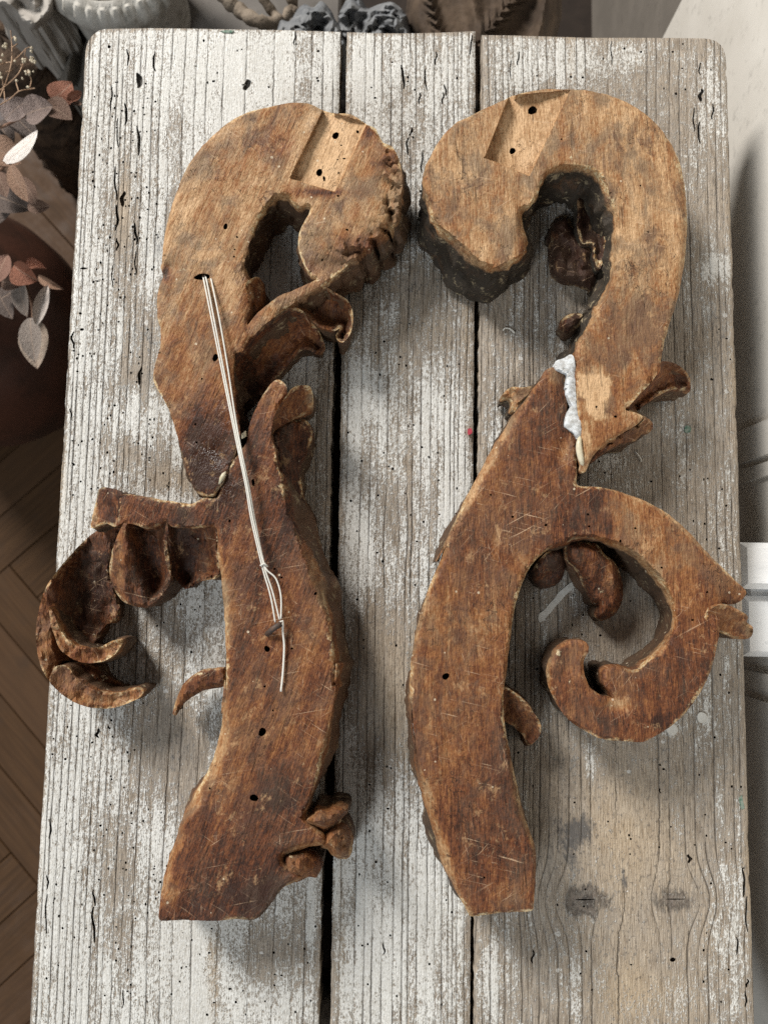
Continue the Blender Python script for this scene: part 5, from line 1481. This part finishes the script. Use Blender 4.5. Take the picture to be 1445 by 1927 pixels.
# ---- dried baby's breath
M_BUD = mat_simple('dry_cream_bud', (0.50, 0.42, 0.30), (0.62, 0.55, 0.42), 300, 0.85, 0.4, 0.001)
M_TWIG = mat_simple('thin_tan_stem', (0.34, 0.21, 0.13), (0.46, 0.31, 0.20), 100, 0.8, 0.2, 0.0005)
sp = empty('dried_flower_sprig', at1(-10, 200, -0.13))
tag(sp, 'thin dried flower sprig with tiny cream buds above the upper leaves', 'dried flowers')
zf = -0.105
for seg_ in ([(-10, 205), (10, 160), (22, 120), (23, 85), (21, 58)], [(22, 118), (38, 104), (49, 92)], [(-10, 178), (16, 158), (36, 138), (44, 120)], [(-4, 200), (20, 186), (36, 172), (56, 168), (66, 166)], [(36, 172), (30, 152)],
             [(0, 122), (12, 118), (22, 117)], [(49, 92), (47, 108)], [(49, 92), (58, 88)], [(40, 122), (48, 132), (56, 140), (60, 150), (56, 168)], [(10, 190), (8, 165), (4, 145)], [(23, 90), (34, 82)], [(23, 72), (30, 68)], [(12, 135), (24, 132)]):
    tube('stem', curve3([(x, y, zf - 0.01 * (i % 2)) for i, (x, y) in enumerate(seg_)]), 0.00055, M_TWIG, sp, 5)
ico = bpy.data.meshes.new('bud')
Vb, Fb = [], []
for i in range(5):
    for j in range(8):
        th, ph = math.pi * i / 4, 2 * math.pi * j / 8
        r = 1 + 0.3 * math.sin(3 * ph + i) * math.sin(th)
        Vb.append((r * math.sin(th) * math.cos(ph), r * math.sin(th) * math.sin(ph), r * math.cos(th)))
for i in range(4):
    for j in range(8):
        Fb.append((i * 8 + j, (i + 1) * 8 + j, (i + 1) * 8 + (j + 1) % 8, i * 8 + (j + 1) % 8))
ico.from_pydata(Vb, [], Fb)
ico.polygons.foreach_set('use_smooth', [True] * len(ico.polygons))
ico.materials.append(M_BUD)
rb = random.Random(3)
for (x, y, n_) in ((10, 86, 5), (27, 72, 4), (62, 112, 6), (48, 116, 5), (64, 119, 4), (52, 137, 5), (60, 134, 3), (6, 104, 1), (29, 115, 1), (3, 141, 4), (5, 146, 2), (43, 148, 1), (53, 161, 2), (32, 152, 1), (57, 93, 2), (1, 117, 2)):
    for q in range(n_):
        o = bpy.data.objects.new('bud', ico)
        COL.objects.link(o)
        o.location = at1(x + rb.uniform(-4, 4) * (n_ > 1), y + rb.uniform(-4, 4) * (n_ > 1), zf + rb.uniform(-.002, .003))
        s_ = rb.uniform(0.0010, 0.0017)
        o.scale = (s_, s_, s_ * 0.8)
        o.rotation_euler = (rb.uniform(0, 3), rb.uniform(0, 3), rb.uniform(0, 3))
        child(o, sp)
for (x, y) in ((8, 446), (14, 445), (26, 456), (84, 502)):
    pass

# ---- rough brown basket behind the flowers
M_BARK = mat_simple('dark_brown_wicker', (0.035, 0.022, 0.014), (0.095, 0.058, 0.035), 50, 0.9, 0.9, 0.006)
bc = at1(2, 70, -0.34)
bk = empty('wicker_basket', (bc.x, bc.y, FLOOR_Z))
tag(bk, 'dark rough basket in shadow behind the dried flower sprig', 'basket')
lathe('basket_side', bc, [(0.055, -0.698), (0.062, -0.66)] + [(0.060 + 0.004 * math.sin(i * 1.9), -0.66 + i * 0.015) for i in range(20)] + [(0.055, -0.365)], M_BARK, bk, 48,
      lambda r, z, t, i: (r * (1 + 0.05 * math.sin(12 * t + math.pi * i)), z))
lathe('basket_lid', bc, [(0.058, -0.37), (0.060, -0.355), (0.050, -0.345), (0.025, -0.338), (0.001, -0.336)], M_BARK, bk, 48, lambda r, z, t, i: (r, z + 0.004 * math.sin(9 * t + 2 * i)))

# ---- pale cloths at the far left
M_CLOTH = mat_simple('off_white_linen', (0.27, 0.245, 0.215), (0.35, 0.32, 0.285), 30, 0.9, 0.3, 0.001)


def cloth(name, outline, fn, zb, label, mat, seed, cat='cloth'):
    o = slab(name, outline, fn, zb, mat=mat, seed=seed, rounding=(14, 0.010), wallrough=0.004, jit=1.5, spacing=5.0, rough=0.0, rings=8)
    return tag(o, label, cat)


cloth('draped_cloth', [(-40, -60), (60, -70), (100, -40), (104, 22), (92, 36), (66, 56), (46, 46), (24, 28), (8, 14), (-20, 4)],
      lambda P, d: -0.20 - 0.018 * np.clip(1 - d / 22, 0, 1) + 0.010 * np.sin(d / 5.5) + 0.006 * np.sin((P[:, 0] + P[:, 1]) / 12), -0.33, 'off-white gathered cloth in the far left corner beside the urn', M_CLOTH, 51)
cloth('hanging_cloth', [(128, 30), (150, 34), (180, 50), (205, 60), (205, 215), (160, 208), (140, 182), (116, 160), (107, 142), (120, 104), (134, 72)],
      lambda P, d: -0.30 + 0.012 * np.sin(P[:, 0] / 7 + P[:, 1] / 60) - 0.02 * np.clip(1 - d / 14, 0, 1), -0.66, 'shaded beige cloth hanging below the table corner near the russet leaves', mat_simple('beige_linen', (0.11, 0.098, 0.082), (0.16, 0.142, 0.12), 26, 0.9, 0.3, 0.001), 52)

# ---- white garden urn
M_URN = mat_simple('chalky_white_urn', (0.24, 0.22, 0.185), (0.46, 0.435, 0.39), 38, 0.9, 0.6, 0.003, lo=0.3, hi=0.55)
M_SOIL = mat_simple('dark_soil', (0.012, 0.010, 0.008), (0.03, 0.024, 0.018), 60, 0.95, 0.8, 0.006)
uc = at1(200, -100, -0.20)
ur = empty('garden_urn', (uc.x, uc.y, FLOOR_Z))
tag(ur, 'chalky white urn with egg moulded rim at the far left', 'urn')
mm = PX(-0.20)
R0 = 157 * mm


def egg(r, z, t, i):
    if 7 <= i <= 12:
        a = abs(math.sin(17 * t)) ** 0.6
        return r * (1 + 0.03 * a * (1 if i < 11 else 0.3)), z + 0.006 * a * (1 if i < 12 else 0.2)
    return r, z


lathe('urn_body', uc, [(0.055, -0.698), (0.06, -0.68), (0.03, -0.64), (0.022, -0.56), (0.04, -0.52), (R0 * .66, -0.44), (R0 * .76, -0.34), (R0 * .80, -0.265), (R0 * .90, -0.240), (R0 * .965, -0.226), (R0 * .96, -0.212), (R0 * .90, -0.203), (R0 * .84, -0.2005), (R0 * .815, -0.1965), (R0 * .785, -0.1965), (R0 * .765, -0.203), (R0 * .74, -0.25)], M_URN, ur, 136, egg)
lathe('soil', uc, [(R0 * .745, -0.240), (R0 * .4, -0.232), (0.001, -0.236)], M_SOIL, ur, 40)
M_CORAL = mat_simple('white_coral', (0.50, 0.47, 0.42), (0.66, 0.64, 0.60), 90, 0.9, 0.8, 0.003)
co = empty('coral_piece', at1(186, -10, -0.225))
tag(co, 'bumpy white branching coral standing in the urn', 'coral')
for pts in ([(172, -30), (176, -4), (180, 12), (178, 20)], [(200, -34), (196, -6), (192, 8), (196, 18)], [(180, -20), (190, -6), (204, 2), (212, 6)], [(214, -30), (216, -8), (210, 4)]):
    c3 = curve3([(x, y, -0.20 - 0.01 * i) for i, (x, y) in enumerate(pts)])
    tube('branch', c3, 0.0042, M_CORAL, co, 8, taper=[1 + 0.35 * math.sin(i * 2.1) for i in range(len(c3))])

# ---- beige box behind the table
M_BEIGE = mat_simple('beige_board', (0.12, 0.107, 0.095), (0.16, 0.143, 0.127), 12, 0.85, 0.2, 0.001)
pA, pB = at1(330, -140, -0.32), at1(640, 90, -0.32)
V, Fc = box((pA.x + pB.x) / 2, (pA.y + pB.y) / 2, -0.51, abs(pB.x - pA.x), abs(pA.y - pB.y), 0.38, 0.004)
tag(mesh('low_box', V, Fc, M_BEIGE, sharp=30), 'plain beige box standing in shadow behind the far table edge', 'box')

# ---- driftwood branch lying on it
M_DRIFT = mat_simple('weathered_root', (0.12, 0.092, 0.066), (0.25, 0.20, 0.15), 40, 0.85, 0.8, 0.004, (1, 1, 1))
dr = empty('driftwood_branch', at1(520, 30, -0.30))
tag(dr, 'gnarled pale brown driftwood branch behind the far table edge', 'driftwood')
for pts, r, nm in (([(405, -40), (425, -4), (452, 20), (480, 38), (505, 44), (530, 40)], 0.0085, 'trunk'), ([(486, -30), (500, 4), (516, 26), (527, 38)], 0.0062, 'limb'), ([(545, -30), (550, 0), (552, 16), (542, 24), (536, 38)], 0.0065, 'limb'), ([(552, 16), (566, 24), (578, 34), (585, 42)], 0.0028, 'twig'), ([(552, 16), (556, 36), (562, 62)], 0.0035, 'twig')):
    c3 = curve3([(x, y, -0.20 - 0.006 * (i % 3)) for i, (x, y) in enumerate(pts)])
    nn = len(c3)
    tube(nm, c3, r, M_DRIFT, dr, 10, taper=[(1.15 - 0.35 * i / nn) * (1 + 0.13 * math.sin(i * 1.7) + 0.08 * math.sin(i * 3.1)) for i in range(nn)])

# ---- blue-grey ruffled cloth flowers
M_BLUE = mat_simple('blue_grey_felt', (0.12, 0.125, 0.132), (0.21, 0.213, 0.215), 60, 0.95, 0.5, 0.002)


def ruffle(seed):
    return lambda P, d: -0.17 + 0.018 * fbm(P[:, 0] / 26, P[:, 1] / 22, seed, 3) * 2 + 0.010 * np.abs(np.sin(fbm(P[:, 0] / 40, P[:, 1] / 40, seed + 4, 2) * 14)) - 0.02 * np.clip(1 - d / 8, 0, 1) ** 2


cloth('ruffled_flower', [(520, 70), (528, 38), (544, 40), (556, 24), (572, 8), (590, 14), (604, 2), (622, 18), (632, 40), (646, 56), (646, 90), (520, 90)], ruffle(1.0), -0.318, 'blue-grey ruffled cloth flower next to the driftwood', M_BLUE, 53, 'cloth flower')
cloth('ruffled_flower', [(646, 80), (636, 40), (644, 14), (654, -2), (676, -14), (690, 14), (712, 8), (738, 4), (760, 22), (770, 44), (768, 90)], ruffle(3.0), -0.60, 'grey ruffled cloth flower behind the middle plank, next to the brown sculpture', M_BLUE, 54, 'cloth flower')
tk = at1(710, 60, -0.6)

# ---- brown plaster sculpture with carved folds
M_STAT = mat_simple('dark_brown_plaster', (0.045, 0.029, 0.018), (0.09, 0.060, 0.038), 24, 0.85, 0.5, 0.004)


def statue(P, d):
    z = -0.17 - 0.05 * np.clip(1 - d / 30, 0, 1) ** 2
    for (xa, ya, xb, yb, w_, curls) in ((800, -30, 832, 90, 9, 1), (985, -30, 900, 80, 16, 1), (885, -20, 900, 60, 14, 0), (1030, -20, 1010, 80, 12, 0)):
        A, B = np.array([xa, ya], float), np.array([xb, yb], float)
        AB = B - A
        t = ((P - A) @ AB) / (AB @ AB)
        dd = np.abs((P[:, 0] - A[0]) * AB[1] - (P[:, 1] - A[1]) * AB[0]) / np.linalg.norm(AB)
        z = z + (0.018 + (0.007 * np.sin(t * 42 + dd * 0.35) if curls else 0)) * np.exp(-(dd / w_) ** 2)
    return z


o = slab('plaster_sculpture', [(764, 30), (775, -20), (820, -60), (1000, -60), (1050, -20), (1056, 30), (1046, 60), (1030, 100), (800, 100), (776, 70)], statue, FLOOR_Z, mat=M_STAT, seed=55, rounding=(10, 0.01), spacing=3.6, rings=8, wallrough=0.006)
tag(o, 'dark brown plaster sculpture with carved folds and curls behind the table', 'sculpture')

# ---- two white shavings lying on the table
for pts, lab in (([(946, 622), (950, 617), (958, 618), (965, 623), (968, 627)], 'tiny curled white shaving on the table below the right scroll head'),
                 ([(1194, 850), (1199, 855), (1204, 862), (1206, 869)], 'tiny white shaving on the table right of the mended joint')):
    o = tube('shaving', curve3([(x, y, 0.0016) for x, y in pts]), 0.0007, M_STRING, None, 6)
    tag(o, lab, 'shaving')
